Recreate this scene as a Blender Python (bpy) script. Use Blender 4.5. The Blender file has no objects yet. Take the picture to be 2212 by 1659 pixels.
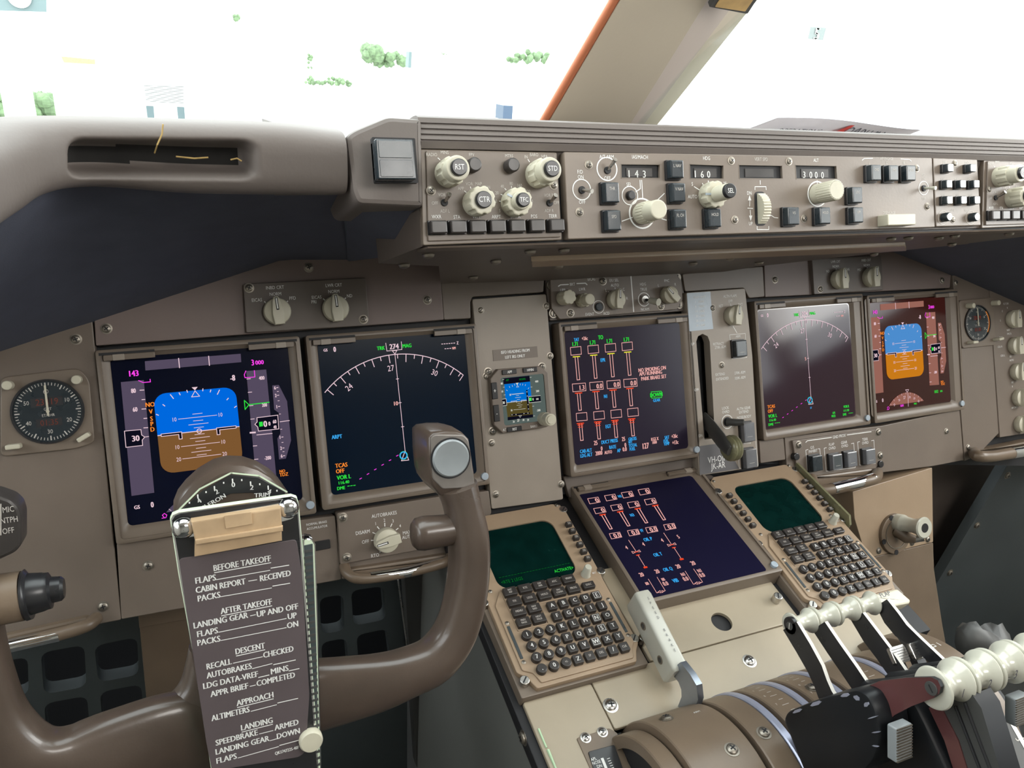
import bpy, math, random
from mathutils import Vector, Matrix, geometry
random.seed(4)
S = bpy.context.scene
COL = S.collection
# ---------------------------------------------------------------- camera
CAMPOS = Vector((-0.53885, -0.80712, 1.24611))
CR, CD, CF = (Vector(r) for r in ((0.918658, -0.389483, 0.066110), (-0.096762, -0.384086, -0.918213), (0.383020, 0.837127, -0.390531)))
FPX = 1661.63
cd = bpy.data.cameras.new('camera'); cam = bpy.data.objects.new('camera', cd); COL.objects.link(cam)
cd.sensor_width = 36.0; cd.lens = FPX / 2212 * 36; cd.clip_start = .02; cd.clip_end = 600
m3 = Matrix((CR, -CD, -CF)).transposed().to_4x4(); m3.translation = CAMPOS
cam.matrix_world = m3
S.camera = cam
# ---------------------------------------------------------------- light and exposure
S.view_settings.view_transform = 'Standard'; S.view_settings.look = 'None'
S.view_settings.exposure = 0.0; S.view_settings.gamma = 1.0; S.view_settings.use_curve_mapping = False
W = bpy.data.worlds.new('sky'); S.world = W; W.use_nodes = True
wb = W.node_tree.nodes['Background']; wb.inputs['Color'].default_value = (.93, .98, 1.0, 1); wb.inputs['Strength'].default_value = 5.2
def area(name, loc, aim, sx, sy, power, color=(1, 1, 1)):
    l = bpy.data.lights.new(name, 'AREA'); l.shape = 'RECTANGLE'; l.size = sx; l.size_y = sy; l.energy = power; l.color = color
    o = bpy.data.objects.new(name, l); COL.objects.link(o); o.location = loc
    o.rotation_euler = (Vector(aim) - Vector(loc)).to_track_quat('-Z', 'Y').to_euler()
    return o
area('window_daylight_right', (1.27, -.62, 1.47), (-.1, -.15, .95), .75, .45, 11, (1, .99, .94))
area('ceiling_light', (.25, -1.45, 1.93), (.1, -.1, .9), .8, .5, 17, (1, .97, .92))
# ---------------------------------------------------------------- frames
def ray(px, py): return (CR * ((px - 1106) / FPX) + CD * ((py - 829.5) / FPX) + CF).normalized()
def hit(px, py, O, n):
    d = ray(px, py); return CAMPOS + d * ((Vector(O) - CAMPOS).dot(n) / d.dot(n))
def hitx(px, py, X):
    d = ray(px, py); return CAMPOS + d * ((X - CAMPOS.x) / d.x)
class Fr:
    def __init__(s, O, tilt=None, M=None):
        if M is None:
            a = math.radians(tilt)
            n = Vector((0, -math.cos(a), math.sin(a))); u = Vector((1, 0, 0)); v = n.cross(u)
            M = Matrix((u, v, n)).transposed().to_4x4(); M.translation = Vector(O)
        s.M = M; s.I = M.inverted(); s.n = M.to_3x3() @ Vector((0, 0, 1))
    def at(s, px, py, h=0.0):
        w = hit(px, py, s.M @ Vector((0, 0, h)), s.n); l = s.I @ w; return (l.x, l.y)
    def sub(s, px, py, h=0.0):
        l = s.at(px, py, h); return s.off(l[0], l[1], h)
    def off(s, x, y, z=0):
        return Fr(None, M=s.M @ Matrix.Translation((x, y, z)))
class Mp:      # a reading of positions on one frame: (x, y) of an enlarged view -> metres on the frame
    def __init__(s, F, ox, oy, k): s.F, s.ox, s.oy, s.k = F, ox, oy, k
    def __call__(s, x, y, h=0.0): return s.F.at(s.ox + x / s.k, s.oy + y / s.k, h)
    def len(s, x, y, d):
        a = s(x, y - d / 2); b = s(x, y + d / 2); return math.dist(a, b)
WORLD = Fr(None, M=Matrix.Identity(4))
# ---------------------------------------------------------------- materials
def lin(c): return tuple(((v / 255 / 12.92) if v / 255 <= .04045 else ((v / 255 + .055) / 1.055) ** 2.4) for v in c)
MATS = {}
def mat(name, rgb, rough=.5, metal=0.0, var=.06, scale=40, bump=0.0, emit=0.0, spec=.5, coat=0.0, srgb=False, alpha=1.0, stain=0.0):
    if srgb: rgb = lin(rgb)
    m = bpy.data.materials.new(name); m.use_nodes = True; nt = m.node_tree; b = nt.nodes['Principled BSDF']
    b.inputs['Roughness'].default_value = rough; b.inputs['Metallic'].default_value = metal
    b.inputs['Specular IOR Level'].default_value = spec; b.inputs['Coat Weight'].default_value = coat; b.inputs['Coat Roughness'].default_value = .08
    b.inputs['Alpha'].default_value = alpha
    b.inputs['Base Color'].default_value = (*rgb, 1)
    if emit > 0:
        b.inputs['Emission Color'].default_value = (*rgb, 1); b.inputs['Emission Strength'].default_value = emit
        b.inputs['Base Color'].default_value = (0, 0, 0, 1)
    elif var > 0:
        tc = nt.nodes.new('ShaderNodeTexCoord'); no = nt.nodes.new('ShaderNodeTexNoise'); no.inputs['Scale'].default_value = scale; no.inputs['Detail'].default_value = 5
        nt.links.new(tc.outputs['Object'], no.inputs['Vector'])
        rp = nt.nodes.new('ShaderNodeMapRange'); rp.inputs['From Min'].default_value = .3; rp.inputs['From Max'].default_value = .7
        rp.inputs['To Min'].default_value = 1 - var; rp.inputs['To Max'].default_value = 1 + var; nt.links.new(no.outputs['Fac'], rp.inputs['Value'])
        mx = nt.nodes.new('ShaderNodeVectorMath'); mx.operation = 'SCALE'; mx.inputs[0].default_value = rgb; nt.links.new(rp.outputs['Result'], mx.inputs['Scale'])
        nt.links.new(mx.outputs['Vector'], b.inputs['Base Color'])
        r2 = nt.nodes.new('ShaderNodeMapRange'); r2.inputs['To Min'].default_value = max(.02, rough - .08); r2.inputs['To Max'].default_value = min(1, rough + .08)
        nt.links.new(no.outputs['Fac'], r2.inputs['Value']); nt.links.new(r2.outputs['Result'], b.inputs['Roughness'])
        if bump > 0:
            n2 = nt.nodes.new('ShaderNodeTexNoise'); n2.inputs['Scale'].default_value = scale * 25; n2.inputs['Detail'].default_value = 2
            nt.links.new(tc.outputs['Object'], n2.inputs['Vector'])
            bp = nt.nodes.new('ShaderNodeBump'); bp.inputs['Strength'].default_value = bump; bp.inputs['Distance'].default_value = .0006
            nt.links.new(n2.outputs['Fac'], bp.inputs['Height']); nt.links.new(bp.outputs['Normal'], b.inputs['Normal'])
    MATS[name] = m; return m
mat('taupe_lit', (.192, .153, .123), .38, bump=.1, var=.08, scale=14)  # same paint as taupe, colour lightened to stand for stronger light there
mat('taupe', (.158, .125, .100), .42, bump=.12, var=.07, scale=14)
mat('mauve', (.180, .136, .122), .48, bump=.12, var=.05, scale=10)
mat('tan', (.32, .232, .155), .40, bump=.10, var=.06, scale=14)
mat('pedestal_tan', (.35, .295, .215), .36, bump=.08, var=.08, scale=12)
mat('brown', (.155, .113, .078), .38, bump=.1, var=.10, scale=16)
mat('bezel', (.165, .130, .100), .40, bump=.06, var=.06, scale=18)
mat('grey_face', (.285, .242, .200), .42, bump=.08, var=.06, scale=16)
mat('pad', (.135, .113, .101), .6, bump=.22, var=.08, scale=12)
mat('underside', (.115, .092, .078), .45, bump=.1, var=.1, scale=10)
mat('void', (.012, .014, .018), .8, var=0)
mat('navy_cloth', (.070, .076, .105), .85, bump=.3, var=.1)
mat('gap', (.010, .010, .012), .6, var=0)
mat('white_paint', (.80, .80, .78), .5, var=0)
mat('faded_paint', (.52, .49, .45), .5, var=0)
mat('cream', (.52, .49, .385), .38, var=.05, scale=60)
mat('cream_dark', (.40, .37, .27), .45, var=.05, scale=60)
mat('ivory', (.49, .48, .405), .22, var=.03, scale=30, coat=.5)
mat('pale_grip', (.43, .425, .37), .30, var=.03, scale=30, coat=.3)
mat('black_plastic', (.018, .018, .020), .30, var=.1, scale=60)
mat('key', (.035, .030, .028), .35, var=.1, scale=80)
mat('korry', (.016, .024, .030), .28, var=.08, scale=60, coat=.15)
mat('korry_lens', (.055, .065, .07), .30, var=.06, scale=60, coat=.15)
mat('clear_lens', (.15, .155, .17), .2, var=.1, scale=60, coat=.5)
mat('steel', (.55, .53, .50), .28, metal=1.0, var=.1, scale=90)
mat('dull_steel', (.30, .27, .23), .42, metal=.9, var=.15, scale=90)
mat('chrome', (.75, .76, .78), .12, metal=1.0, var=.04)
mat('blue_steel', (.30, .33, .38), .32, metal=.85, var=.1, scale=30)
mat('lavender_metal', (.42, .44, .56), .35, metal=.55, var=.05)
mat('yoke', (.074, .053, .041), .30, bump=.1, var=.14, scale=22, coat=.25)
mat('yoke_worn', (.20, .18, .165), .38, metal=.3, var=.12, scale=40)
mat('button_grey', (.24, .26, .27), .35, var=.08, scale=40)
mat('dark_sill', (.055, .066, .070), .5, bump=.1, var=.15, scale=8)
mat('side_paint', (.15, .152, .145), .5, var=.12, scale=6)
mat('charcoal', (.055, .055, .053), .5, var=.15, scale=10)
mat('black_enamel', (.009, .010, .012), .42, var=.15, scale=20, spec=.3)
mat('maroon_enamel', (.13, .050, .050), .22, metal=.2, var=.15, scale=16, coat=.6)
mat('placard', (.095, .075, .08), .40, var=.05)
mat('placard_grey', (.105, .10, .105), .45, var=.05)
mat('placard_blue', (.36, .42, .48), .30, var=.05)
mat('clip_tan', (.46, .32, .19), .35, var=.12, scale=60, coat=.3)
mat('edge_green', (.62, .72, .55), .25, var=.05)
mat('rib_dark', (.05, .065, .068), .4, var=.1)
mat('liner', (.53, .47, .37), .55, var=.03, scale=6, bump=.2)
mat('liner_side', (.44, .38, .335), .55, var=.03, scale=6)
mat('seal_orange', (.50, .16, .07), .6, var=.06)
mat('paper', (.84, .83, .88), .6, var=.03)
mat('print_red', (.6, .05, .04), .6, var=0)
mat('print_dark', (.08, .08, .10), .6, var=0)
mat('wood_label', (.55, .36, .14), .5, var=.3, scale=30)
mat('green_glass', (.17, .165, .095), .25, var=.1, coat=.4)
mat('chip', (.45, .62, .40), .5, var=.1)
mat('crack', (.50, .34, .12), .7, var=.2, scale=200)
mat('foam', (.012, .011, .010), .9, var=.4, scale=60)
mat('leaf', (.13, .20, .10), .7, var=.4, scale=1.2)
mat('bark', (.7, .69, .66), .8, var=.05)
mat('facade', (.80, .80, .78), .7, var=.02, scale=.2)
mat('tarmac', (.55, .55, .53), .8, var=.05, scale=.2)
mat('shutter', (.17, .19, .195), .5, var=.05, scale=2)
mat('doorway', (.085, .125, .135), .5, var=.05, scale=1)
mat('sign_teal', (.12, .17, .175), .5, var=.05, scale=1)
mat('sign_pale', (.175, .2, .195), .5, var=.02, scale=1)
mat('blue_van', (.04, .07, .12), .4, var=.05)
mat('shell', (.42, .39, .34), .6, var=.04, scale=5)
mat('scr_pfd', (.003, .0045, .016), .22, var=0, spec=.12)
mat('scr_nd', (.002, .008, .020), .22, var=0, spec=.12)
mat('scr_eicas', (.022, .016, .032), .20, var=0, spec=.22)
mat('scr_low', (.009, .008, .026), .22, var=0, spec=.15)
mat('scr_cdu', (.001, .014, .012), .25, var=.3, scale=40, spec=.15)
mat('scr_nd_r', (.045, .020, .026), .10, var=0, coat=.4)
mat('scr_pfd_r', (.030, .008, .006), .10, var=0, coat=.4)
for n_, c_ in dict(e_white=(235, 205, 215), e_tape=(84, 74, 94), e_blue=(0, 104, 222), e_brown=(124, 86, 48), e_magenta=(250, 70, 235), e_amber=(250, 140, 50), e_green=(50, 225, 70),
                   e_cyan=(60, 170, 240), e_red=(240, 70, 35), e_black=(14, 14, 28), e_pink=(235, 175, 170), e_dimgreen=(10, 105, 35), e_tape_r=(150, 100, 88), e_blue_r=(76, 140, 205),
                   e_orange_r=(200, 122, 26), e_isfd_blue=(0, 110, 205), e_isfd_brown=(84, 74, 38), e_isfd_grey=(84, 96, 92), e_lime=(80, 225, 90), e_digit=(95, 52, 44), e_digit_r=(120, 40, 24),
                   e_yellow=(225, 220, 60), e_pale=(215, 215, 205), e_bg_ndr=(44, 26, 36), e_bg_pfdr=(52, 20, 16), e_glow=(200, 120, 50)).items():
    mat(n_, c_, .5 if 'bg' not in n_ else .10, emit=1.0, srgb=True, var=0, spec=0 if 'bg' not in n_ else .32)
g = bpy.data.materials.new('pane_glass'); g.use_nodes = True; nt = g.node_tree; nt.nodes.clear()
o_ = nt.nodes.new('ShaderNodeOutputMaterial'); mx = nt.nodes.new('ShaderNodeMixShader'); tr = nt.nodes.new('ShaderNodeBsdfTransparent'); gl = nt.nodes.new('ShaderNodeBsdfGlossy'); fr = nt.nodes.new('ShaderNodeLayerWeight'); pw = nt.nodes.new('ShaderNodeMath'); pw.operation = 'POWER'; pw.inputs[1].default_value = 5; ml = nt.nodes.new('ShaderNodeMath'); ml.operation = 'MULTIPLY_ADD'; ml.inputs[1].default_value = .5; ml.inputs[2].default_value = .02
gl.inputs['Roughness'].default_value = .02; nt.links.new(fr.outputs['Facing'], pw.inputs[0]); nt.links.new(pw.outputs[0], ml.inputs[0]); tr.inputs['Color'].default_value = (.97, .99, .98, 1)
nt.links.new(ml.outputs[0], mx.inputs[0]); nt.links.new(tr.outputs[0], mx.inputs[1]); nt.links.new(gl.outputs[0], mx.inputs[2]); nt.links.new(mx.outputs[0], o_.inputs[0]); MATS['pane_glass'] = g
# ---------------------------------------------------------------- text outlines from the built-in font
_tc = {}
def glyphs(s):
    if s in _tc: return _tc[s]
    cu = bpy.data.curves.new('t', 'FONT'); cu.body = s; cu.size = 1; cu.resolution_u = 2
    ob = bpy.data.objects.new('t', cu); COL.objects.link(ob)
    me = bpy.data.meshes.new_from_object(ob)
    V = [(v.co.x, v.co.y) for v in me.vertices]; Fs = [tuple(p.vertices) for p in me.polygons]
    bpy.data.objects.remove(ob); bpy.data.curves.remove(cu); bpy.data.meshes.remove(me)
    w = max((v[0] for v in V), default=0); x0 = min((v[0] for v in V), default=0)
    _tc[s] = (V, Fs, x0, w); return _tc[s]
_h = glyphs('H'); CAPH = max(v[1] for v in _h[0])
# ---------------------------------------------------------------- mesh builder
def rrect(cx, cy, w, h, r=0.0, seg=4, ang=0.0):
    P = []
    if r <= 0: P = [(w / 2, -h / 2), (w / 2, h / 2), (-w / 2, h / 2), (-w / 2, -h / 2)]
    else:
        r = min(r, w / 2 - 1e-6, h / 2 - 1e-6)
        for (sx, sy, a0) in ((1, -1, -90), (1, 1, 0), (-1, 1, 90), (-1, -1, 180)):
            for i in range(seg + 1):
                a = math.radians(a0 + 90 * i / seg); P.append((sx * (w / 2 - r) + r * math.cos(a), sy * (h / 2 - r) + r * math.sin(a)))
    c, s = math.cos(ang), math.sin(ang)
    return [(cx + x * c - y * s, cy + x * s + y * c) for x, y in P]
def circ(cx, cy, r, n=28, ry=None, a0=0): return [(cx + r * math.cos(a0 + 2 * math.pi * i / n), cy + (ry or r) * math.sin(a0 + 2 * math.pi * i / n)) for i in range(n)]
def ccw(P):
    a = sum(P[i][0] * P[(i + 1) % len(P)][1] - P[(i + 1) % len(P)][0] * P[i][1] for i in range(len(P)))
    return list(P) if a > 0 else list(P)[::-1]
def inset(P, d):
    n = len(P); out = []
    for i in range(n):
        a, b, c = P[i - 1], P[i], P[(i + 1) % n]
        e1 = Vector((b[0] - a[0], b[1] - a[1])); e2 = Vector((c[0] - b[0], c[1] - b[1]))
        if e1.length < 1e-9: e1 = e2
        if e2.length < 1e-9: e2 = e1
        n1 = Vector((-e1.y, e1.x)).normalized(); n2 = Vector((-e2.y, e2.x)).normalized()
        m = n1 + n2; m = m / max(.35, m.dot(m) / 2 + 0.0) if m.length > 1e-6 else n1
        out.append((b[0] + m.x * d, b[1] + m.y * d))
    return out
def rpoly(P, r, seg=3):       # round the corners of a polygon
    P = ccw(P); n = len(P); out = []
    for i in range(n):
        a, b, c = (Vector(P[i - 1]), Vector(P[i]), Vector(P[(i + 1) % n]))
        rr = min(r, (a - b).length * .45, (c - b).length * .45); p = b + (a - b).normalized() * rr; q = b + (c - b).normalized() * rr
        for k in range(seg + 1):
            t = k / seg; out.append(tuple(p * (1 - t) ** 2 + b * 2 * t * (1 - t) + q * t * t))
    return out
class MB:
    def __init__(s): s.v = []; s.f = []; s.m = []; s.names = []; s.M = Matrix.Identity(4)
    def mi(s, name):
        if name not in s.names: s.names.append(name)
        return s.names.index(name)
    def add(s, V, F, mat_):
        b = len(s.v); s.v += [s.M @ Vector(p) for p in V]; k = s.mi(mat_)
        for f in F: s.f.append(tuple(b + i for i in f)); s.m.append(k)
        return s
    def prism(s, P, z0, z1, mat_, bev=0.0, capmat=None, holes=None, bottom=True):
        P = ccw(P); n = len(P)
        rings = [[(x, y, z0) for x, y in P]]
        if bev > 0:
            rings.append([(x, y, z1 - bev) for x, y in P]); q = inset(P, bev * .3); rings.append([(x, y, z1 - bev * .3) for x, y in q]); q2 = inset(P, bev); rings.append([(x, y, z1) for x, y in q2])
        else: rings.append([(x, y, z1) for x, y in P])
        V = [p for r in rings for p in r]; F = []
        for k in range(len(rings) - 1):
            for i in range(n): j = (i + 1) % n; F.append((k * n + i, k * n + j, (k + 1) * n + j, (k + 1) * n + i))
        top = rings[-1]; s.add(V, F, mat_)
        if holes:
            hs = [ccw(h)[::-1] for h in holes]
            loops = [[Vector(p) for p in top]] + [[Vector((x, y, z1)) for x, y in h] for h in hs]
            allp = [p for l in loops for p in l]
            tri = geometry.tessellate_polygon(loops)
            T = []
            for t in tri:
                a, b, c = (allp[i] for i in t)
                T.append(tuple(t) if (b - a).cross(c - a).z > 0 else (t[0], t[2], t[1]))
            s.add([tuple(p) for p in allp], T, capmat or mat_)
            for h in hs:
                m_ = len(h); s.add([(x, y, z1) for x, y in h] + [(x, y, z0) for x, y in h], [(i, (i + 1) % m_, m_ + (i + 1) % m_, m_ + i) for i in range(m_)], mat_)
        else:
            s.add(top, [tuple(range(n))], capmat or mat_)
            if bottom: s.add(rings[0], [tuple(range(n))[::-1]], mat_)
        return s
    def box(s, cx, cy, w, h, z0, z1, mat_, r=0.0, bev=0.0, capmat=None, ang=0.0): return s.prism(rrect(cx, cy, w, h, r, ang=ang), z0, z1, mat_, bev, capmat)
    def cyl(s, cx, cy, r, z0, z1, mat_, bev=0.0, n=28, capmat=None): return s.prism(circ(cx, cy, r, n), z0, z1, mat_, bev, capmat)
    def ring(s, cx, cy, r0, r1, z0, z1, mat_, n=32, bev=0):
        P = [(r0, z0), (r0, z1), (r1, z1), (r1, z0)]; V = []; F = []
        for i in range(n):
            a = 2 * math.pi * i / n
            for r, z in P: V.append((cx + r * math.cos(a), cy + r * math.sin(a), z))
        for i in range(n):
            j = (i + 1) % n
            for k in range(4): F.append((i * 4 + k, i * 4 + (k + 1) % 4, j * 4 + (k + 1) % 4, j * 4 + k))
        return s.add(V, F, mat_)
    def lathe(s, prof, cx, cy, mat_, n=32, caps=True):    # profile (radius, z) along local z
        V = []; F = []; m_ = len(prof)
        for i in range(n):
            a = 2 * math.pi * i / n
            for r, z in prof: V.append((cx + r * math.cos(a), cy + r * math.sin(a), z))
        for i in range(n):
            j = (i + 1) % n
            for k in range(m_ - 1): F.append((i * m_ + k, j * m_ + k, j * m_ + k + 1, i * m_ + k + 1))
        if caps: F.append(tuple(i * m_ + m_ - 1 for i in range(n))); F.append(tuple(i * m_ for i in range(n))[::-1])
        return s.add(V, F, mat_)
    def line(s, P, w, z, mat_, closed=False):
        P = [Vector((p[0], p[1])) for p in P]
        if closed: P = P + [P[0]]
        V = []; F = []
        for i in range(len(P) - 1):
            a, b = P[i], P[i + 1]; d = b - a
            if d.length < 1e-7: continue
            d.normalize(); n = Vector((-d.y, d.x)) * w / 2; e = d * (w * .35 if len(P) > 2 else 0); k = len(V)
            for q in (a - e - n, b + e - n, b + e + n, a - e + n): V.append((q.x, q.y, z))
            F.append((k, k + 1, k + 2, k + 3))
        return s.add(V, F, mat_)
    def poly(s, P, z, mat_): P = ccw(P); return s.add([(x, y, z) for x, y in P], [tuple(range(len(P)))], mat_)
    def text(s, t, x, y, h, z, mat_, sx=.82, ang=0.0, al='c', bold=0.0):
        V, Fs, x0, w = glyphs(t)
        if not V: return s
        k = h / CAPH; kx = k * sx; ox = {'c': -(x0 + w) / 2, 'l': -x0, 'r': -w}[al]; c, si = math.cos(ang), math.sin(ang)
        offs = [0] if not bold else [-bold / 2, bold / 2]
        for o in offs:
            Q = []
            for (a, b) in V:
                X = (a + ox) * kx + o * h; Y = b * k - h / 2; Q.append((x + X * c - Y * si, y + X * si + Y * c, z))
            s.add(Q, Fs, mat_)
        return s
    def screw(s, x, y, r, mat_='dull_steel', z=0.0, slot=False, ring_='gap'):
        s.lathe([(r * 1.35, z), (r * 1.35, z + .0003), (r, z + .0005), (r, z + r * .35), (r * .8, z + r * .55), (r * .3, z + r * .62)], x, y, mat_, n=18)
        a = random.uniform(0, 1.5); zz = z + r * .64
        for k in ((0,) if slot else (0, math.pi / 2)): s.box(x, y, r * 1.15, r * .26, zz - .0002, zz, 'gap', ang=a + k)
        return s
    def tube(s, P, R, mat_, n=14, caps=True, closed=False):
        P = [Vector(p) for p in P]; R = R if isinstance(R, (list, tuple)) else [R] * len(P); V = []; F = []
        t = (P[1] - P[0]).normalized(); up = Vector((0, 0, 1)) if abs(t.z) < .9 else Vector((1, 0, 0)); nn = t.cross(up).normalized()
        for i, p in enumerate(P):
            t = (P[min(i + 1, len(P) - 1)] - P[max(i - 1, 0)]).normalized(); nn = (nn - t * nn.dot(t)).normalized(); bb = t.cross(nn)
            for k in range(n): a = 2 * math.pi * k / n; V.append(tuple(p + (nn * math.cos(a) + bb * math.sin(a)) * R[i]))
        for i in range(len(P) - 1):
            for k in range(n): l = (k + 1) % n; F.append((i * n + k, i * n + l, (i + 1) * n + l, (i + 1) * n + k))
        if caps: F.append(tuple(range(n))[::-1]); F.append(tuple((len(P) - 1) * n + k for k in range(n)))
        return s.add(V, F, mat_)
    def loft(s, rings, mat_, caps=True):
        n = len(rings[0]); V = [tuple(p) for r in rings for p in r]; F = []
        for i in range(len(rings) - 1):
            for k in range(n): l = (k + 1) % n; F.append((i * n + k, i * n + l, (i + 1) * n + l, (i + 1) * n + k))
        if caps: F.append(tuple(range(n))[::-1]); F.append(tuple((len(rings) - 1) * n + k for k in range(n)))
        return s.add(V, F, mat_)
    def hexa(s, A, B, mat_):    # solid between two quads of world points
        return s.loft([A, B], mat_)
def spline(P, n=8):
    P = [Vector(p) for p in P]; out = []
    for i in range(len(P) - 1):
        a, b, c, d = P[max(i - 1, 0)], P[i], P[i + 1], P[min(i + 2, len(P) - 1)]
        for k in range(n):
            t = k / n; out.append(.5 * ((2 * b) + (c - a) * t + (2 * a - 5 * b + 4 * c - d) * t * t + (3 * b - a - 3 * c + d) * t ** 3))
    out.append(P[-1]); return out
def finish(mb, name, angle=38):
    me = bpy.data.meshes.new(name); me.from_pydata([tuple(v) for v in mb.v], [], mb.f)
    for n in mb.names: me.materials.append(MATS[n])
    for p, k in zip(me.polygons, mb.m): p.material_index = k; p.use_smooth = True
    me.validate(); me.update()
    try: me.set_sharp_from_angle(angle=math.radians(angle))
    except Exception: pass
    return me
def props(o, label, cat, group=None, kind=None):
    if label: o['label'] = label
    if cat: o['category'] = cat
    if group: o['group'] = group
    if kind: o['kind'] = kind
def thing(name, F, label, cat, group=None, kind=None):
    o = bpy.data.objects.new(name, None); o.empty_display_size = .02; COL.objects.link(o); o.matrix_world = F.M; props(o, label, cat, group, kind); return o
def part(mb, name, parent, label=None, angle=38):
    o = bpy.data.objects.new(name, finish(mb, name, angle)); COL.objects.link(o); o.parent = parent
    if label: o['label'] = label
    return o
def solo(mb, name, F, label, cat, group=None, kind=None, angle=38):
    o = bpy.data.objects.new(name, finish(mb, name, angle)); COL.objects.link(o); o.matrix_world = F.M; props(o, label, cat, group, kind); return o
def struct(mb, name, label=None, F=WORLD): return solo(mb, name, F, label, None, None, 'structure')
# ---------------------------------------------------------------- reference planes of the flight deck (metres)
MAIN = Fr((-.5245, 0, .85), 22.0)             # main instrument panel
GLARE = Fr((0, -.20, 1.14), 19.0)             # face of the glareshield panels
LEF = Fr((0, -.1405, .704), 76.95)            # lower centre display
CDL = Fr((-.199, -.21, .691), 74.77); CDRR = Fr((.1775, -.2105, .6895), 74.77)
_p = Fr((0, -.21, .688), 76); PLT = _p.off(0, 0, -.013)   # pedestal deck
YK = Fr((-.524, -.35, .82), 15.0)
def local(F, P, h=0): return [F.at(x, y, h) for x, y in P]
def crop(F, ox, oy, k): return Mp(F, ox, oy, k)
def frame_at(F, cx, cy, h=0): return F.sub(cx, cy, h)
def newmb(F=None, base=None):
    return MB()
# ---------------------------------------------------------------- main panel backing and plates
def plate(name, px, label, r=.002, h=.0035, holes=None, m='taupe', z0=-.012, screws=(), sr=.0042, texts=(), cat='panel', extra=None, F0=MAIN, slot=False):
    cx = sum(p[0] for p in px) / len(px); cy = sum(p[1] for p in px) / len(px)
    F = F0.sub(cx, cy); t = thing(name, F, label, cat)
    mb = MB(); mb.prism(rpoly(local(F, px, h), r), z0, h, m, .0009, holes=[local(F, q, h) for q in holes] if holes else None)
    for (s, x, y, hh) in texts:
        a = F.at(x, y, h); mb.text(s, a[0], a[1], hh, h + .0002, 'white_paint')
    if extra: extra(mb, F, h)
    part(mb, 'face', t)
    for sc in screws:
        a = F.at(sc[0], sc[1], h); b = MB(); b.screw(a[0], a[1], sr, z=h, slot=slot); part(b, 'screw', t)
    return t, F
b = MB()
B0 = [(-260, 830), (200, 676), (560, 556), (985, 500), (1650, 480), (1890, 512), (2060, 585), (2420, 735), (2400, 1010), (2016, 1005), (1640, 1005), (1640, 1030), (1216, 1072), (1216, 1085), (262, 1338), (-260, 1440)]
b.prism(rpoly(local(MAIN, B0), .004), -.045, -.0125, 'gap')
solo(b, 'panel_backing', MAIN, 'black backing board seen in the gaps between the panel plates and displays', 'panel')

plate('instrument_panel_plate', [(-200, 818), (0, 753), (199, 690), (206, 760), (262, 1339), (-200, 1428)], 'large brown plate at the far left carrying the round clock',
      screws=[(164, 733), (223, 1310)])
plate('instrument_panel_plate', [(203, 687), (610, 553), (948, 548), (959, 691), (655, 713), (207, 747)], 'mauve brown sloping plate above the two left displays', m='mauve',
      screws=[(230, 710), (667, 578), (923, 648)])
plate('instrument_panel_plate', [(951, 572), (953, 610), (959, 691), (1017, 688), (1016, 652), (1021, 641), (1174, 631), (1177, 570)], 'narrow notched brown plate above the standby display plate')
plate('instrument_panel_plate', [(1020, 646), (1180, 635), (1217, 1079), (1062, 1100)], 'tall brown plate holding the small standby display', m='grey_face', r=.003,
      screws=[(1038, 670), (1180, 661), (1188, 769), (1050, 813), (1062, 957), (1212, 1046), (1071, 1068)], sr=.0036, slot=True)
plate('instrument_panel_plate', [(1474, 592), (1648, 575), (1652, 641), (1618, 644), (1607, 622), (1480, 630)], 'brown notched plate above the gear lever panel', r=.003)
plate('instrument_panel_plate', [(1650, 545), (1800, 525), (1905, 527), (2055, 588), (2052, 622), (1840, 632), (1653, 642)], 'mauve plate with sloping edge above the right displays', m='mauve', screws=[(1674, 604), (2060 - 25, 606)])
plate('instrument_panel_plate', [(2057, 590), (2212, 655), (2400, 740), (2390, 880), (2212, 880), (2110, 985), (2084, 996), (2075, 880), (2060, 622)], 'brown plate at the far right behind the right clock', screws=[(2064, 611), (2091, 966)], sr=.004)
plate('instrument_panel_plate', [(252, 1174), (660, 1122), (724, 1114), (738, 1252), (262, 1338)], 'brown plate under the leftmost display, partly hidden by the checklist', screws=[(320, 1222)],
      texts=[('NORMAL BRAKE', 684, 1130, .0026), ('ACCUMULATOR', 685, 1139, .0026)])
plate('instrument_panel_plate', [(727, 1108), (1056, 1060), (1062, 1108), (1000, 1200), (960, 1216), (738, 1252)], 'brown plate behind the autobrake panel')
plate('instrument_panel_plate', [(1640, 952), (1693, 946), (1697, 993), (1643, 1001)], 'small blank brown plate right of the gear panel')
plate('instrument_panel_plate', [(1695, 944), (1905, 920), (2073, 884), (2082, 994), (2016, 1007), (1702, 1046)], 'worn brown plate under the right displays', screws=[(2044, 932)])
plate('instrument_panel_plate', [(1217, 1030), (1505, 988), (1512, 1012), (1560, 1040), (1230, 1075)], 'dark brown strip between the upper and lower centre displays', h=-.004, m='underside')
# brake pressure window
F = MAIN.sub(693, 1176); b = MB(); b.box(0, 0, .020, .0105, .0035, .0055, 'black_plastic', .001, .0006); solo(b, 'pressure_window', F, 'small dark blank window beside the autobrake panel', 'gauge')

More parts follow.
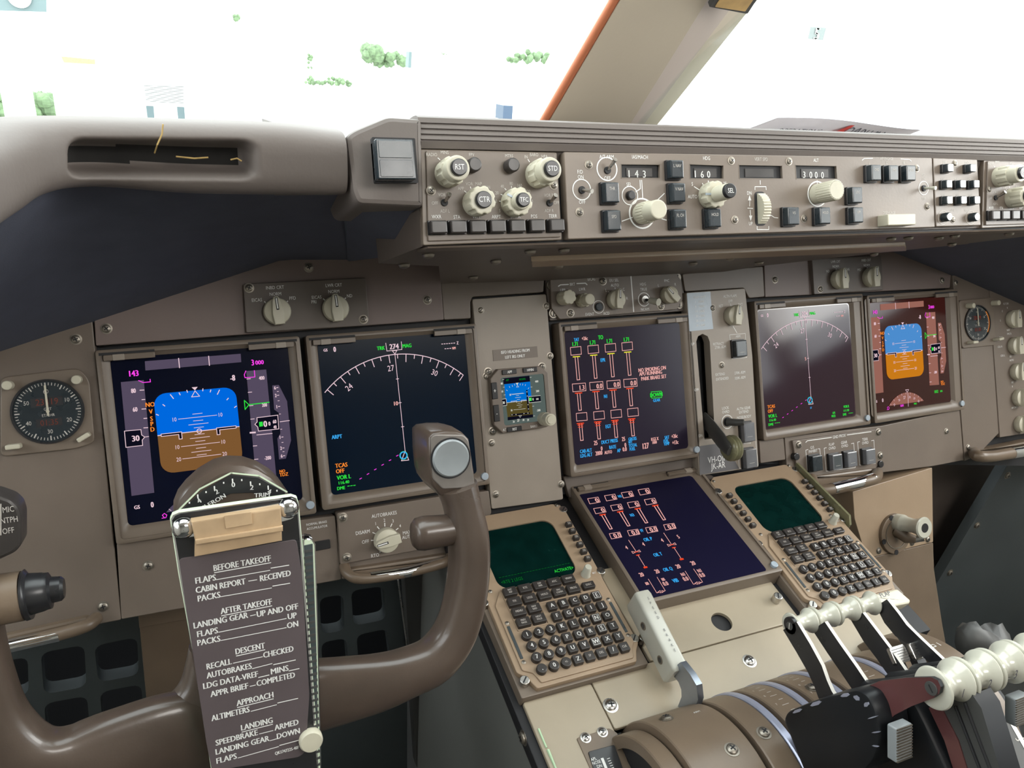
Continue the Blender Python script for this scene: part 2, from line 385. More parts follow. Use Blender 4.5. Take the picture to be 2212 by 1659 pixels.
# ---------------------------------------------------------------- display units
class Draw:
    def __init__(s, mb, mp, z=.0036, pal=None): s.b, s.m, s.z, s.pal = mb, mp, z, pal or {}
    def c(s, m): return s.pal.get(m, m)
    def _z(s): s.z += .000006; return s.z
    def t(s, t, x, y, h, m='e_white', sx=.66, al='c', ang=0): a = s.m(x, y); s.b.text(t, a[0], a[1], s.m.len(x, y, h), s._z(), s.c(m), sx, al=al, ang=ang, bold=.10)
    def l(s, P, w, m='e_white', closed=False): s.b.line([s.m(*p) for p in P], s.m.len(P[0][0], P[0][1], w), s._z(), s.c(m), closed)
    def p(s, P, m, r=0): Q = [s.m(*q) for q in P]; s.b.poly(rpoly(Q, r) if r else Q, s._z(), s.c(m))
    def axis(s, P):     # centre and size of the rectangle through four read corners (TL, TR, BR, BL)
        q = [s.m(*p) for p in P]; x0 = (q[0][0] + q[3][0]) / 2; x1 = (q[1][0] + q[2][0]) / 2; y1 = (q[0][1] + q[1][1]) / 2; y0 = (q[2][1] + q[3][1]) / 2
        return x0, y0, x1, y1
def pfd(d):
    d.p([(408, 290), (1152, 232), (1157, 297), (413, 362)], 'e_tape'); d.l([(670, 265), (678, 343)], 6); d.l([(903, 248), (910, 325)], 6)
    d.p([(222, 452), (400, 436), (482, 1310), (305, 1335)], 'e_tape'); d.p([(1195, 366), (1350, 354), (1428, 1180), (1270, 1195)], 'e_tape')
    d.p([(1397, 478), (1448, 474), (1512, 600), (1543, 905), (1503, 1045), (1450, 1052), (1437, 890), (1460, 850), (1447, 690), (1412, 665)], 'e_tape')
    d.t('143', 323, 384, 44, 'e_magenta', .8); d.l([(360, 440), (395, 455), (452, 450), (449, 430)], 6, 'e_magenta')
    for s_, y in (('80', 519), ('60', 664)): d.t(s_, 320 + (y - 519) * .09, y, 34)
    for k in range(5):
        y = 513 + 73 * k; x = 404 + 7.5 * k; d.l([(x - (36 if k % 2 == 0 else 28), y + 2), (x, y)], 6)
    d.p([(250, 832), (378, 820), (384, 862), (408, 878), (388, 902), (392, 943), (262, 958)], 'e_black'); d.l([(250, 832), (378, 820), (384, 862), (408, 878), (388, 902), (392, 943), (262, 958)], 5, closed=True); d.l([(408, 878), (440, 874)], 5)
    d.t('30', 338, 888, 44, sx=.85)
    for s_, x, y in (('NO', 450, 626), ('V', 455, 680), ('S', 460, 735), ('P', 464, 776), ('D', 468, 818)): d.t(s_, x, y, 34, 'e_amber', .85)
    d.t('-8', 1090, 419, 44); d.t('3', 1245, 300, 44, 'e_magenta'); d.t('000', 1298, 299, 32, 'e_magenta', .9)
    d.l([(1192, 365), (1180, 395), (1186, 418), (1262, 412), (1258, 362)], 6, 'e_magenta')
    d.t('400', 1315, 420, 28); d.t('200', 1337, 630, 26); d.t('-200', 1362, 1040, 28)
    for k in range(8): x = 1198 + 9.8 * k; y = 428 + 104 * k; d.l([(x, y), (x + 32, y - 3)], 5)
    d.l([(1180, 594), (1186, 664), (1216, 627)], 6, 'e_green', True); d.l([(1216, 627), (1376, 608)], 7, 'e_green')
    B = [(1278, 728), (1440, 708), (1448, 815), (1290, 832), (1284, 800), (1262, 780), (1280, 760)]
    d.p(B, 'e_black'); d.l(B, 5, closed=True); d.p([(1294, 762), (1322, 758), (1325, 794), (1297, 798)], 'e_green')
    d.t('0', 1343, 776, 46, sx=.8); d.t('0', 1375, 774, 30); d.t('60', 1415, 758, 28); d.t('40', 1418, 800, 24); d.l([(1222, 845), (1268, 842)], 12); d.l([(1275, 862), (1398, 850)], 5)
    d.l([(1455, 760), (1532, 750)], 5)
    for s_, x, y in (('6', 1418, 497), ('2', 1424, 556), ('1', 1432, 643), ('1', 1457, 880), ('2', 1465, 965), ('6', 1470, 1025)): d.t(s_, x, y, 26); d.l([(x + 10, y - 1), (x + 26, y - 3)], 5)
    for x, y in ((1440, 525), (1446, 597), (1456, 700), (1466, 818), (1476, 920), (1484, 992)): d.l([(x - 7, y), (x + 7, y - 1)], 4)
    x0, y0, x1, y1 = d.axis([(484, 543), (1117, 488), (1166, 1086), (527, 1166)]); hy = (d.m(508, 867)[1] + d.m(1142, 797)[1]) / 2
    R = rrect((x0 + x1) / 2, (y0 + y1) / 2, x1 - x0, y1 - y0, .0125, 6); up = [p for p in R if p[1] > hy]; dn = [p for p in R if p[1] < hy]
    up = sorted(up, key=lambda p: math.atan2(p[1] - hy, p[0] - (x0 + x1) / 2)); dn = sorted(dn, key=lambda p: math.atan2(p[1] - hy, p[0] - (x0 + x1) / 2))
    d.b.poly([(x1, hy)] + up + [(x0, hy)], d._z(), d.c('e_blue')); d.b.poly([(x0, hy)] + dn + [(x1, hy)], d._z(), d.c('e_brown')); d.b.line([(x0, hy), (x1, hy)], .0009, d._z(), 'e_white')
    cx = (x0 + x1) / 2; z = d._z(); k = .0037
    for i in range(-7, 6):
        if i == 0: continue
        w = .0195 if i % 4 == 0 else (.010 if i % 2 == 0 else .005); y = hy + .0003 - i * k * -1
        if y > y1 - .012: continue
        d.b.line([(cx - w, y), (cx + w, y)], .00055, z, 'e_white')
        if i % 4 == 0:
            for s_ in (-1, 1): d.b.text('10', cx + s_ * (w + .0035), y, .0042, z, 'e_white', .8)
    y = hy - .0277; d.b.line([(cx - .0195, y), (cx + .0195, y)], .00055, z, 'e_white')
    for s_ in (-1, 1): d.b.text('20', cx + s_ * .023, y, .0042, z, 'e_white', .8)
    z = d._z()
    for s_ in (-1, 1):
        Q = [(cx + s_ * .0175, hy + .0012), (cx + s_ * .0375, hy + .0012), (cx + s_ * .0375, hy - .0012), (cx + s_ * .0205, hy - .0012), (cx + s_ * .0205, hy - .0062), (cx + s_ * .0175, hy - .0062)]
        d.b.poly(Q, z, d.c('e_black')); d.b.line(Q, .0007, z + .00001, 'e_white', True)
    d.b.line(circ(cx, hy, .0023, 14), .0008, d._z(), 'e_white', True)
    for a in (0, 10, 20, 30, 45, 60):
        for s_ in (-1, 1):
            if a == 0: continue
            r0 = .0435; r1 = r0 + (.0058 if a == 30 else .003); t = math.radians(a) * s_; ya = hy - .0005
            d.b.line([(cx + r0 * math.sin(t), ya + r0 * math.cos(t)), (cx + r1 * math.sin(t), ya + r1 * math.cos(t))], .0009, z, 'e_white')
    yt = hy + .0475; d.b.poly([(cx - .003, yt), (cx + .003, yt), (cx, yt - .0035)], z, 'e_white'); d.b.line([(cx - .004, yt - .0102), (cx + .004, yt - .0102), (cx, yt - .004)], .0007, z, 'e_white', True)
    d.t('GS', 348, 1422, 28, sx=.85); d.t('0', 466, 1402, 42); d.t('NO', 1475, 1142, 22, 'e_amber', .85); d.t('TDZ', 1487, 1168, 26, 'e_amber', .85)
    # heading arc at the foot, read on the right hand display
    m = crop(PFD_R, 1840, 540, 4.148); e = Draw(d.b, m, d.z + .0001, d.pal)
    A = []; c = m(482, 1560); r = math.dist(m(482, 1275), c)
    for i in range(17): t = math.radians(-49 + 98 * i / 16); A.append((c[0] + r * math.sin(t), c[1] + r * math.cos(t)))
    d.b.poly(A, e.z, d.c('e_tape')); e.z += .00002
    for i in range(9):
        t = math.radians(-44 + 11 * i); d.b.line([(c[0] + r * math.sin(t), c[1] + r * math.cos(t)), (c[0] + (r - .003) * math.sin(t), c[1] + (r - .003) * math.cos(t))], .0005, e.z, 'e_white')
    for s_, t in (('25', -38), ('26', -21), ('27', -5), ('28', 10), ('29', 24), ('30', 38)):
        t = math.radians(t); d.b.text(s_, c[0] + (r - .0075) * math.sin(t), c[1] + (r - .0075) * math.cos(t), .0045 if s_ == '27' else .0035, e.z, 'e_white', .8, ang=-t)
    e.l([(482, 1280), (487, 1402)], 4); e.l([(462, 1252), (489, 1250), (477, 1276)], 4, closed=True)
    e.t('160H', 430, 1393, 20, 'e_magenta'); e.t('MAG', 550, 1376, 16, 'e_green'); e.t('1012', 738, 1268, 26, 'e_green'); e.t('HPA', 782, 1264, 16, 'e_green')
    e.l([(296, 1430), (312, 1428), (316, 1412), (306, 1402), (298, 1412), (306, 1428)], 4, 'e_magenta')
def nd(d, rng, side):
    d.t('GS', 170, 229, 24, sx=.85); d.t('0', 250, 222, 44); d.t('TRK', 653, 211, 32, 'e_green', .8); d.t('MAG', 880, 190, 32, 'e_green', .8); d.t('274', 768, 197, 44, sx=.85)
    d.l([(695, 168), (705, 237), (836, 223), (830, 155)], 5); d.l([(752, 235), (792, 231), (775, 262)], 5, closed=True)
    for k in range(6): d.l([(1180 + 21 * k, 176 - 1.6 * k), (1194 + 21 * k, 175 - 1.6 * k)], 6)
    d.t('Z', 1321, 166, 26)
    for k in range(3): d.l([(1208 + 21 * k, 217 - 1.6 * k), (1222 + 21 * k, 216 - 1.6 * k)], 6)
    d.t('NM', 1289, 211, 22, 'e_pink')
    c = d.m(862, 1140); r = math.dist(d.m(775, 266), c); z = d._z(); A = []
    for i in range(37): t = math.radians(-46 + 89 * i / 36); A.append((c[0] + r * math.sin(t), c[1] + r * math.cos(t)))
    d.b.line(A, .0009, z, 'e_white')
    for k in range(-10, 10):
        hdg = 275 + 5 * k; t = math.radians(hdg - 274)
        if not -46 <= hdg - 274 <= 43: continue
        L = .0095 if hdg % 10 == 0 else .005
        d.b.line([(c[0] + r * math.sin(t), c[1] + r * math.cos(t)), (c[0] + (r - L) * math.sin(t), c[1] + (r - L) * math.cos(t))], .0009, z, 'e_white')
        if hdg in (240, 270, 300): q = r - .0155; d.b.text(str(hdg // 10), c[0] + q * math.sin(t), c[1] + q * math.cos(t), .0066, z, 'e_white', .85, ang=-t)
    t = math.radians(43); d.b.line([A[-1], (A[-1][0] - .0055, A[-1][1] - .0065)], .0009, z, 'e_white')
    d.l([(775, 266), (864, 1110)], 5)
    for x, y in ((797, 479), (819, 687), (842, 896)): d.l([(x - 13, y + 2), (x + 13, y - 2)], 5)
    d.t(rng, 785, 693, 34, 'e_pink', .9)
    d.l([(832, 1193), (895, 1186), (864, 1106)], 6, closed=True); P = circ(*d.m(850, 1146), math.dist(d.m(850, 1146), d.m(850, 1112)), 20); d.b.line(P, .0009, d._z(), 'e_green', True); P = circ(*d.m(850, 1146), .0042, 12); d.b.line(P, .0014, d._z(), 'e_cyan', True)
    for k in range(6): x = 796 - 64 * k; y = 1147 + 40 * k; d.l([(x - 10, y + 6), (x + 10, y - 5)], 6, 'e_magenta')
    if side == 'L': d.t('ARPT', 269, 983, 34, 'e_cyan', .75)
    d.t('TCAS', 308, 1231, 36, 'e_amber', .82); d.t('OFF', 298, 1281, 36, 'e_amber', .8); d.t('VOR L', 330, 1334, 36, 'e_green', .82); d.t('116.40', 331, 1380, 26, 'e_green', .95); d.t('DME', 306, 1430, 28, 'e_green', .85)
    for k in range(3): d.l([(360 + 26 * k, 1414 - 3 * k), (380 + 26 * k, 1411 - 3 * k)], 6, 'e_green')
    if side == 'R':
        e = Draw(d.b, crop(ND_R, 1600, 600, 4.367), d.z + .0001, d.pal)
        e.t('VOR R', 977, 1213, 24, 'e_green'); e.t('111.90', 978, 1250, 20, 'e_green', .9); e.t('DME', 962, 1288, 22, 'e_green'); e.l([(998, 1278), (1040, 1273)], 4, 'e_green')
        e.t('GPS', 860, 1273, 20, 'e_green'); e.t('IRS(3)', 857, 1302, 20, 'e_green'); e.t('ST', 645, 1226, 18, 'e_cyan')
def eicas(d):
    d.t('TAT', 965, 491, 22, 'e_cyan'); d.t('+26c', 1022, 482, 24, 'e_pink'); d.t('TO', 1131, 475, 28, 'e_green')
    xs = [(959, 955), (1078, 1075), (1196, 1191), (1311, 1307)]
    for k, (x, xt) in enumerate(xs):
        dy = -11 * k * .95
        d.t('1.71', xt, 521 + dy, 28, 'e_green', .72)
        for (y, w, tx) in ((569, 72, ''), (820, 90, ('13', '00', '00', '00')[k]), (1022, 72, '')):
            X = x + (y - 569) * .088; Y = y + dy; d.l([(X - w / 2, Y - 24), (X + w / 2, Y - 31), (X + w / 2 + 4, Y + 22), (X - w / 2 + 4, Y + 29)], 4, 'e_pink', True)
            if tx: d.t(tx[0] + '.' + tx[1], X + 22, Y, 32, 'e_pink', .8)
        for (y0, y1, top, red) in ((608, 768, 'e_yellow', 0), (858, 977, 'e_red', 0), (1066, 1184, 'e_red', 1)):
            X = x + (y0 - 569) * .06 + 2; Y0 = y0 + dy; Y1 = y1 + dy; s_ = (Y1 - Y0) * .088
            d.l([(X - 8, Y0 + 4), (X - 8 + s_, Y1), (X + 10 + s_, Y1 - 2), (X + 10, Y0 + 2)], 5, 'e_pink'); d.l([(X - 24, Y0 + 2), (X + 26, Y0 - 2)], 7, top)
            if red: d.l([(X - 18, Y0 + 13), (X + 20, Y0 + 9)], 6, 'e_red'); d.l([(X - 15, Y0 + 28), (X + 21, Y0 + 24)], 4, 'e_red')
    d.t('EPR', 1146, 631, 24, 'e_cyan'); d.t('N1', 1164, 880, 24, 'e_cyan'); d.t('EGT', 1183, 1086, 24, 'e_cyan')
    d.t('NO SMOKING ON', 1485, 692, 25, 'e_pink', .74); d.t('APU RUNNING', 1474, 720, 25, 'e_pink', .74); d.t('PARK BRAKE SET', 1496, 751, 25, 'e_pink', .74)
    d.l([(1477, 850), (1547, 845), (1550, 888), (1481, 893)], 4, 'e_green', True); d.t('DOWN', 1513, 869, 27, 'e_green', .76); d.t('GEAR', 1515, 907, 20, 'e_cyan', .78)
    for s_, x, y, h, m in (('25', 1096, 1200, 30, 'e_pink'), ('DUCT PRESS', 1192, 1189, 24, 'e_cyan'), ('25', 1287, 1173, 28, 'e_pink'), ('GROSS', 1349, 1172, 22, 'e_cyan'), ('WT', 1334, 1196, 20, 'e_cyan'), ('0', 1137, 1238, 28, 'e_pink'),
                           ('RATE', 1213, 1228, 24, 'e_cyan'), ('0', 1300, 1214, 28, 'e_pink'), ('TOTAL', 1352, 1216, 22, 'e_cyan'), ('CAB ALT', 1029, 1254, 24, 'e_cyan'), ('LDG ALT', 1032, 1284, 24, 'e_cyan'), ('2000', 1118, 1270, 28, 'e_pink'),
                           ('AUTO', 1182, 1264, 22, 'e_pink'), ('AP', 1255, 1252, 24, 'e_cyan'), ('0.0', 1295, 1243, 28, 'e_pink'), ('FUEL', 1349, 1241, 22, 'e_cyan'), ('127', 1440, 1220, 38, 'e_pink'), ('KGS X', 1503, 1173, 22, 'e_pink'), ('1000', 1501, 1196, 20, 'e_pink'),
                           ('SAT', 1585, 1162, 22, 'e_cyan'), ('+26c', 1638, 1153, 26, 'e_pink'), ('FUEL', 1580, 1186, 20, 'e_cyan'), ('TEMP', 1583, 1206, 20, 'e_cyan'), ('+13c', 1643, 1196, 26, 'e_pink')): d.t(s_, x, y, h, m)
def lower(d):
    for k in range(4):
        X = 347 + 156 * k - 2 * k; Y = 365 - 27 * k
        for j, (sx, sy, t) in enumerate(((0, 0, '0'), (54, 91, '0'), (198, 322, '0.0'))):
            x = X + sx * (1 + .02 * k); y = Y + sy
            if j == 2: x += 8 * k
            d.l([(x - 57, y - 18), (x + 38, y - 33), (x + 58, y + 13), (x - 37, y + 30)], 4, 'e_pink', True)
            d.t(t, x + (28 if j < 2 else 16), y - 3, 36, 'e_pink', .85)
        x = 425 + 161 * k; y = 497 - 28 * k; s_ = 1 + .0 * k
        d.l([(x - 6, y + 5), (x + 68 + 2 * k, y + 130), (x + 90 + 2 * k, y + 126), (x + 20, y)], 6, 'e_pink'); d.l([(x - 26, y + 2), (x + 30, y - 8)], 9, 'e_red')
    for s_, x, y, h, m in (('N2', 585, 325, 20, 'e_cyan'), ('N3', 697, 498, 24, 'e_cyan'), ('FF', 787, 640, 24, 'e_cyan'), ('OIL P', 842, 720, 28, 'e_cyan'), ('OIL T', 932, 860, 28, 'e_cyan'), ('OIL Q', 1023, 995, 28, 'e_cyan'), ('VIB', 1093, 1100, 32, 'e_cyan'),
                           ('4', 645, 797, 30, 'e_pink'), ('4', 800, 766, 30, 'e_pink'), ('4', 972, 730, 30, 'e_pink'), ('5', 1120, 697, 30, 'e_pink'), ('20', 782, 1046, 34, 'e_pink'), ('20', 925, 1016, 34, 'e_pink'), ('20', 1118, 970, 34, 'e_pink'), ('20', 1254, 940, 34, 'e_pink'),
                           ('BB', 982, 1090, 24, 'e_pink'), ('0.0', 1003, 1128, 34, 'e_pink'), ('N1', 1162, 1044, 28, 'e_pink'), ('0.0', 1187, 1084, 34, 'e_pink'), ('N1', 1313, 1010, 28, 'e_pink'), ('0.0', 1337, 1050, 34, 'e_pink'), ('BB', 834, 1128, 24, 'e_pink')): d.t(s_, x, y, h, m)
    for x, y, x2, y2 in ((664, 728, 735, 836), (986, 662, 1062, 775)): d.l([(x, y), (x2, y2)], 4, 'e_pink')
    for x, y in ((734, 838), (1060, 772)):
        d.l([(x - 42, y - 4), (x - 30, y + 14), (x, y)], 4, 'e_pink', True); d.l([(x + 42, y - 2), (x + 28, y - 18), (x, y)], 4, 'e_pink', True); d.l([(x - 18, y + 3), (x + 18, y - 3)], 6, 'e_red')
    for x, y, x2, y2 in ((750, 867, 818, 980), (1080, 798, 1150, 905)): d.l([(x - 16, y + 3), (x + 16, y - 3)], 8, 'e_red'); d.l([(x, y), (x2, y2)], 4, 'e_pink'); d.l([(x2 - 16, y2 + 3), (x2 + 18, y2 - 4)], 14, 'e_red')
    for (a, b_, c, e) in (((845, 1088), (922, 1215), (1000, 1195), (925, 1070)), ((1183, 1015), (1258, 1135), (1342, 1115), (1260, 995))):
        d.l([a, b_, (b_[0] + 12, b_[1] - 2)], 4, 'e_pink'); d.l([e, c, (c[0] - 12, c[1] + 3)], 4, 'e_pink')
        x = (b_[0] + c[0]) / 2; y = (b_[1] + c[1]) / 2
        d.l([(x - 30, y + 4), (x - 8, y - 12), (x - 2, y + 10)], 4, 'e_pink', True); d.l([(x + 30, y - 6), (x + 8, y - 12), (x + 8, y + 8)], 4, 'e_pink', True)
def quad_rect(F, P): # least axis-aligned rectangle through four read corners
    q = local(F, P); x0 = (q[0][0] + q[3][0]) / 2; x1 = (q[1][0] + q[2][0]) / 2; y1 = (q[0][1] + q[1][1]) / 2; y0 = (q[2][1] + q[3][1]) / 2
    return x0, y0, x1, y1
def annulus(mb, A, Bq, m):     # rings of equal count from the outside in: list of (points, z)
    n = len(A[0][0]); V = [(x, y, z) for P, z in A for x, y in P]; F = []
    for k in range(len(A) - 1):
        for i in range(n): j = (i + 1) % n; F.append((k * n + i, k * n + j, (k + 1) * n + j, (k + 1) * n + i))
    mb.add(V, F, m)
def display(F, outer, W_, H_, scr, content, label, glow=None, latch=True, hb=.010, group=None):
    x0, y0, x1, y1 = quad_rect(F, outer); w, h = x1 - x0, y1 - y0; cx, cy = (x0 + x1) / 2, (y0 + y1) / 2
    t = thing('display_unit', F, label, 'display', 'glass cockpit displays')
    b = MB(); O = rrect(cx, cy, w, h, .003, 5); O2 = rrect(cx, cy, w - .0016, h - .0016, .003, 5)
    inner = rrect(0, 0, W_ + .010, H_ + .010, .006, 5); g0 = rrect(0, 0, W_, H_, .005, 5); mid = rrect(cx, cy, w - .009, h - .009, .004, 5)
    annulus(b, [(O, -.02), (O, hb - .0006), (O2, hb), (mid, hb), (mid, hb - .002), (inner, hb - .0024), (g0, .0028), (g0, .001)], None, 'bezel')
    part(b, 'bezel', t)
    b = MB(); b.prism(rrect(0, 0, W_, H_, .0048, 5), .0005, .0032, scr)
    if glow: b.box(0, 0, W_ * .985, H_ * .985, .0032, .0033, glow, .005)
    content(b); part(b, 'screen', t)
    if latch:
        for s_ in (-1, 1):
            b = MB(); X = cx + s_ * (w / 2 - .029); Y = cy + h / 2 - .0085
            b.box(X, Y + .0042, .052, .0028, hb - .0005, hb + .0003, 'gap'); b.box(X - s_ * .002, Y, .048, .0060, hb - .001, hb + .0022, 'bezel', .0008, .0006); b.box(X + s_ * .008, Y, .011, .0064, hb - .001, hb + .0030, 'grey_face', .0006, .0005)
            part(b, 'latch', t)
    b = MB(); b.cyl(cx + w / 2 - .006, cy - h / 2 + .0105, .0046, hb - .003, hb + .0012, 'placard_blue', .0006); part(b, 'release_button', t, 'pale round release button')
    return t
PFD_L = MAIN.sub(451, 932); ND_L = MAIN.sub(860.5, 883); EIC = MAIN.sub(1347.5, 845); ND_R = MAIN.sub(1741.5, 787); PFD_R = MAIN.sub(1958.5, 764)
# centres from the fitted regular spacing of the displays
PFD_L = MAIN.off(0, 0); ND_L = MAIN.off(1.1832 * .178, 0); EIC = MAIN.off(2.9464 * .178 + .0005, -.0498 * .178); ND_R = MAIN.off((2 * 2.9464 - 1.1832) * .178, 0); PFD_R = MAIN.off(2 * 2.9464 * .178, 0)
GW, GH = .178, .1755
def cont(fn, F, ox, oy, k, *a, pal=None): return lambda b: fn(Draw(b, crop(F, ox, oy, k), pal=pal), *a)
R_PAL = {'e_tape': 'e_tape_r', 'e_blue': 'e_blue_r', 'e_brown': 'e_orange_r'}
display(PFD_L, [(210, 757), (651, 727), (675, 1112), (250, 1168)], GW, GH, 'scr_pfd', cont(pfd, PFD_L, 200, 700, 3.606), 'leftmost square display showing the blue and brown attitude picture')
display(ND_L, [(663, 729), (1023, 697), (1052, 1040), (690, 1104)], GW, GH, 'scr_nd', cont(nd, ND_L, 660, 700, 4.0475, '10', 'L'), 'second display from the left, dark map arc with range 10')
display(EIC, [(1198.6, 698), (1484, 677), (1503, 984), (1227, 1030)], GW, GH, 'scr_eicas', cont(eicas, EIC, 940, 580, 3.19), 'upper centre display with engine bars and NO SMOKING ON messages')
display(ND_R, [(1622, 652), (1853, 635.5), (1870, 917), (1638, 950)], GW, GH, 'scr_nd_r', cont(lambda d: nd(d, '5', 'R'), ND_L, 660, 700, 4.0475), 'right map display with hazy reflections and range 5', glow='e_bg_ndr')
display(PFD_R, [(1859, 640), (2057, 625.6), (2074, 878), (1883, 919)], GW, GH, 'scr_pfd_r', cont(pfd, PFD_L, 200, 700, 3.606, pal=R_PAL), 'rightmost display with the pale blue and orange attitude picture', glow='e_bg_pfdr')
display(LEF, [(1222, 1056), (1512, 1012), (1681, 1240), (1395, 1310)], GW, GH, 'scr_low', cont(lower, LEF, 1200, 1000, 4.254), 'tilted lower centre display with oil and vibration gauges on the pedestal', hb=.006)

# ---------------------------------------------------------------- small controls
def selector(t, x, y, r, z, ang=0.0, h=.013, name='knob', m='cream'):
    b = MB(); M = Matrix.Translation((x, y, z)); b.M = M
    b.lathe([(r * .96, 0), (r, .001), (r, h * .45), (r * .93, h * .62), (r * .72, h * .7)], 0, 0, m, 30)
    b.M = M @ Matrix.Rotation(ang, 4, 'Z')
    P = [(-r * .36, -r * 1.0), (r * .36, -r * 1.0), (r * .44, -r * .2), (r * .30, r * .80), (r * .14, r * 1.06), (-r * .14, r * 1.06), (-r * .30, r * .80), (-r * .44, -r * .2)]
    b.prism(P, h * .3, h, m, .0010); b.box(0, r * .52, r * .20, r * .92, h - .0003, h + .00015, 'gap'); b.box(0, r * .54, r * .09, r * .78, h, h + .0003, 'white_paint')
    return part(b, name, t)
def fluted(t, x, y, r, h, z=0, cap=None, r2=None, h2=None, n=10, m='cream', cap_text=None, name='knob', pointer=None, dep=.10):
    b = MB(); b.M = Matrix.Translation((x, y, z)); P = []
    for i in range(n * 6): a = 2 * math.pi * i / (n * 6); q_ = r * (1 - (dep if i % 6 in (0, 1) else 0)); P.append((q_ * math.cos(a), q_ * math.sin(a)))
    b.cyl(0, 0, r * .97, 0, h * .3, m, .0004); b.prism(P, h * .3, h, m, .0012)
    top = h
    if r2: b.cyl(0, 0, r2, h, h2, m, .0012); top = h2
    if pointer is not None: b.box(math.cos(pointer) * r * .6, math.sin(pointer) * r * .6, r * .9, r * .14, h, h + .0006, 'placard_blue', ang=pointer)
    k = part(b, name, t)
    if cap:
        c = MB(); c.M = Matrix.Translation((x, y, z)); c.cyl(0, 0, cap, top - .001, top + .0035, 'black_plastic', .0008)
        if cap_text: c.text(cap_text, 0, 0, cap * .62, top + .0037, 'white_paint', .8)
        o = part(c, 'push_cap', k)
    return k
def toggle(t, x, y, z=0, r=.0045, dx=.002, dy=.006, ring=True, L=.012, tip='steel'):
    b = MB()
    if ring: b.ring(x, y, r * 1.15, r * 1.32, z, z + .0002, 'white_paint')
    b.cyl(x, y, r * .72, z, z + .0015, 'gap', .0003); b.tube([(x, y, z), (x + dx * .4, y + dy * .4, z + L * .5), (x + dx, y + dy, z + L)], [.0012, .0014, .0021], tip, 10); return part(b, 'toggle', t)
def push(t, x, y, w, h, z=0, legend=None, m='korry', dep=.008, face='korry', lh=.0026, line=False, name='push_button', r=.001):
    b = MB(); b.box(x, y, w * 1.06, h * 1.06, z, z + dep * .35, 'black_plastic', r, .0004); b.box(x, y, w * .94, h * .94, z, z + dep, m, r, .0012); b.box(x, y, w * .74, h * .76, z + dep - .0001, z + dep + .00015, face, r * .6)
    if legend: b.text(legend, x, y + h * .17, lh, z + dep + .0003, 'faded_paint', .72)
    if line: b.line([(x - w * .22, y - h * .22), (x + w * .22, y - h * .22)], .0004, z + dep + .0003, 'faded_paint')
    return part(b, name, t)
def panel(name, F0, px, label, cat, texts, mp=None, m='taupe', h=.006, z0=-.002, r=.002, group=None, bars=(), holes=(), tm='white_paint', th=.0030, screws=(), sr=.0032, bev=.0008, slot=False):
    cx = sum(p[0] for p in px) / len(px); cy = sum(p[1] for p in px) / len(px)
    mp = mp or Mp(F0, 0, 0, 1); c = mp(cx, cy); F = F0.off(c[0], c[1], 0); t = thing(name, F, label, cat, group)
    P = Mp(F, mp.ox, mp.oy, mp.k); g = lambda x, y: P(x, y, h)
    b = MB(); b.prism(rpoly([g(*p) for p in px], r), z0, h, m, bev)
    for T in texts:
        s_, x, y = T[:3]; hh = T[3] if len(T) > 3 else th; a = g(x, y); b.text(s_, a[0], a[1], hh, h + .0002, tm, T[4] if len(T) > 4 else .82)
    for L in bars: b.line([g(*p) for p in L[1:]], L[0], h + .0002, tm)
    part(b, 'face', t)
    for sc in screws: a = g(*sc); q = MB(); q.screw(a[0], a[1], sr, z=h, slot=slot); part(q, 'screw', t)
    return t, g, h, F

# CRT selector panels
t, g, h, F = panel('display_selector_panel', MAIN, [(525, 613), (790, 600), (798, 703), (532, 719)], 'brown selector panel with two cream knobs above the left displays', 'control panel',
    [('INBD CRT', 594, 621, .0036), ('NORM', 595, 635, .0036), ('EICAS', 555, 648, .0036), ('PFD', 632, 644, .0036), ('LWR CRT', 721, 616, .0036), ('NORM', 721, 629.5, .0036), ('EICAS', 684, 642, .0036), ('PRI', 678, 652, .0036), ('ND', 755, 639, .0036)],
    m='underside', h=.009, bars=[(.0011, (571, 651), (576, 657)), (.0011, (596, 641), (596, 647)), (.0011, (622, 650), (617, 655)), (.0011, (698, 645), (704, 651)), (.0011, (722, 635), (722, 642)), (.0011, (747, 643), (742, 649))], screws=[(538, 622), (785, 690)], sr=.004)
for x, y, a in ((598, 673, .06), (724, 667, .04)): q = g(x, y); selector(t, q[0], q[1], .0148, h, a, h=.014)
t, g, h, F = panel('display_selector_panel', MAIN, [(1754, 560), (1904, 551), (1908, 626), (1759, 636)], 'small selector panel with two cream knobs above the right displays', 'control panel',
    [('LWR CRT', 1805, 565, .0036), ('NORM', 1805, 575.5, .0036), ('ND', 1788, 586, .0036), ('EICAS', 1829, 582, .0036), ('INBD CRT', 1871, 562, .0036), ('NORM', 1872, 573, .0036), ('PFD', 1856, 583, .0036), ('EICAS', 1893, 578, .0036)],
    m='underside', h=.009, bars=[(.001, (1806, 580), (1806, 585)), (.001, (1873, 577), (1873, 582))], screws=[(1772, 625)], sr=.004)
for x, y in ((1809, 604), (1877, 600)): q = g(x, y); selector(t, q[0], q[1], .0148, h, 0, h=.016)

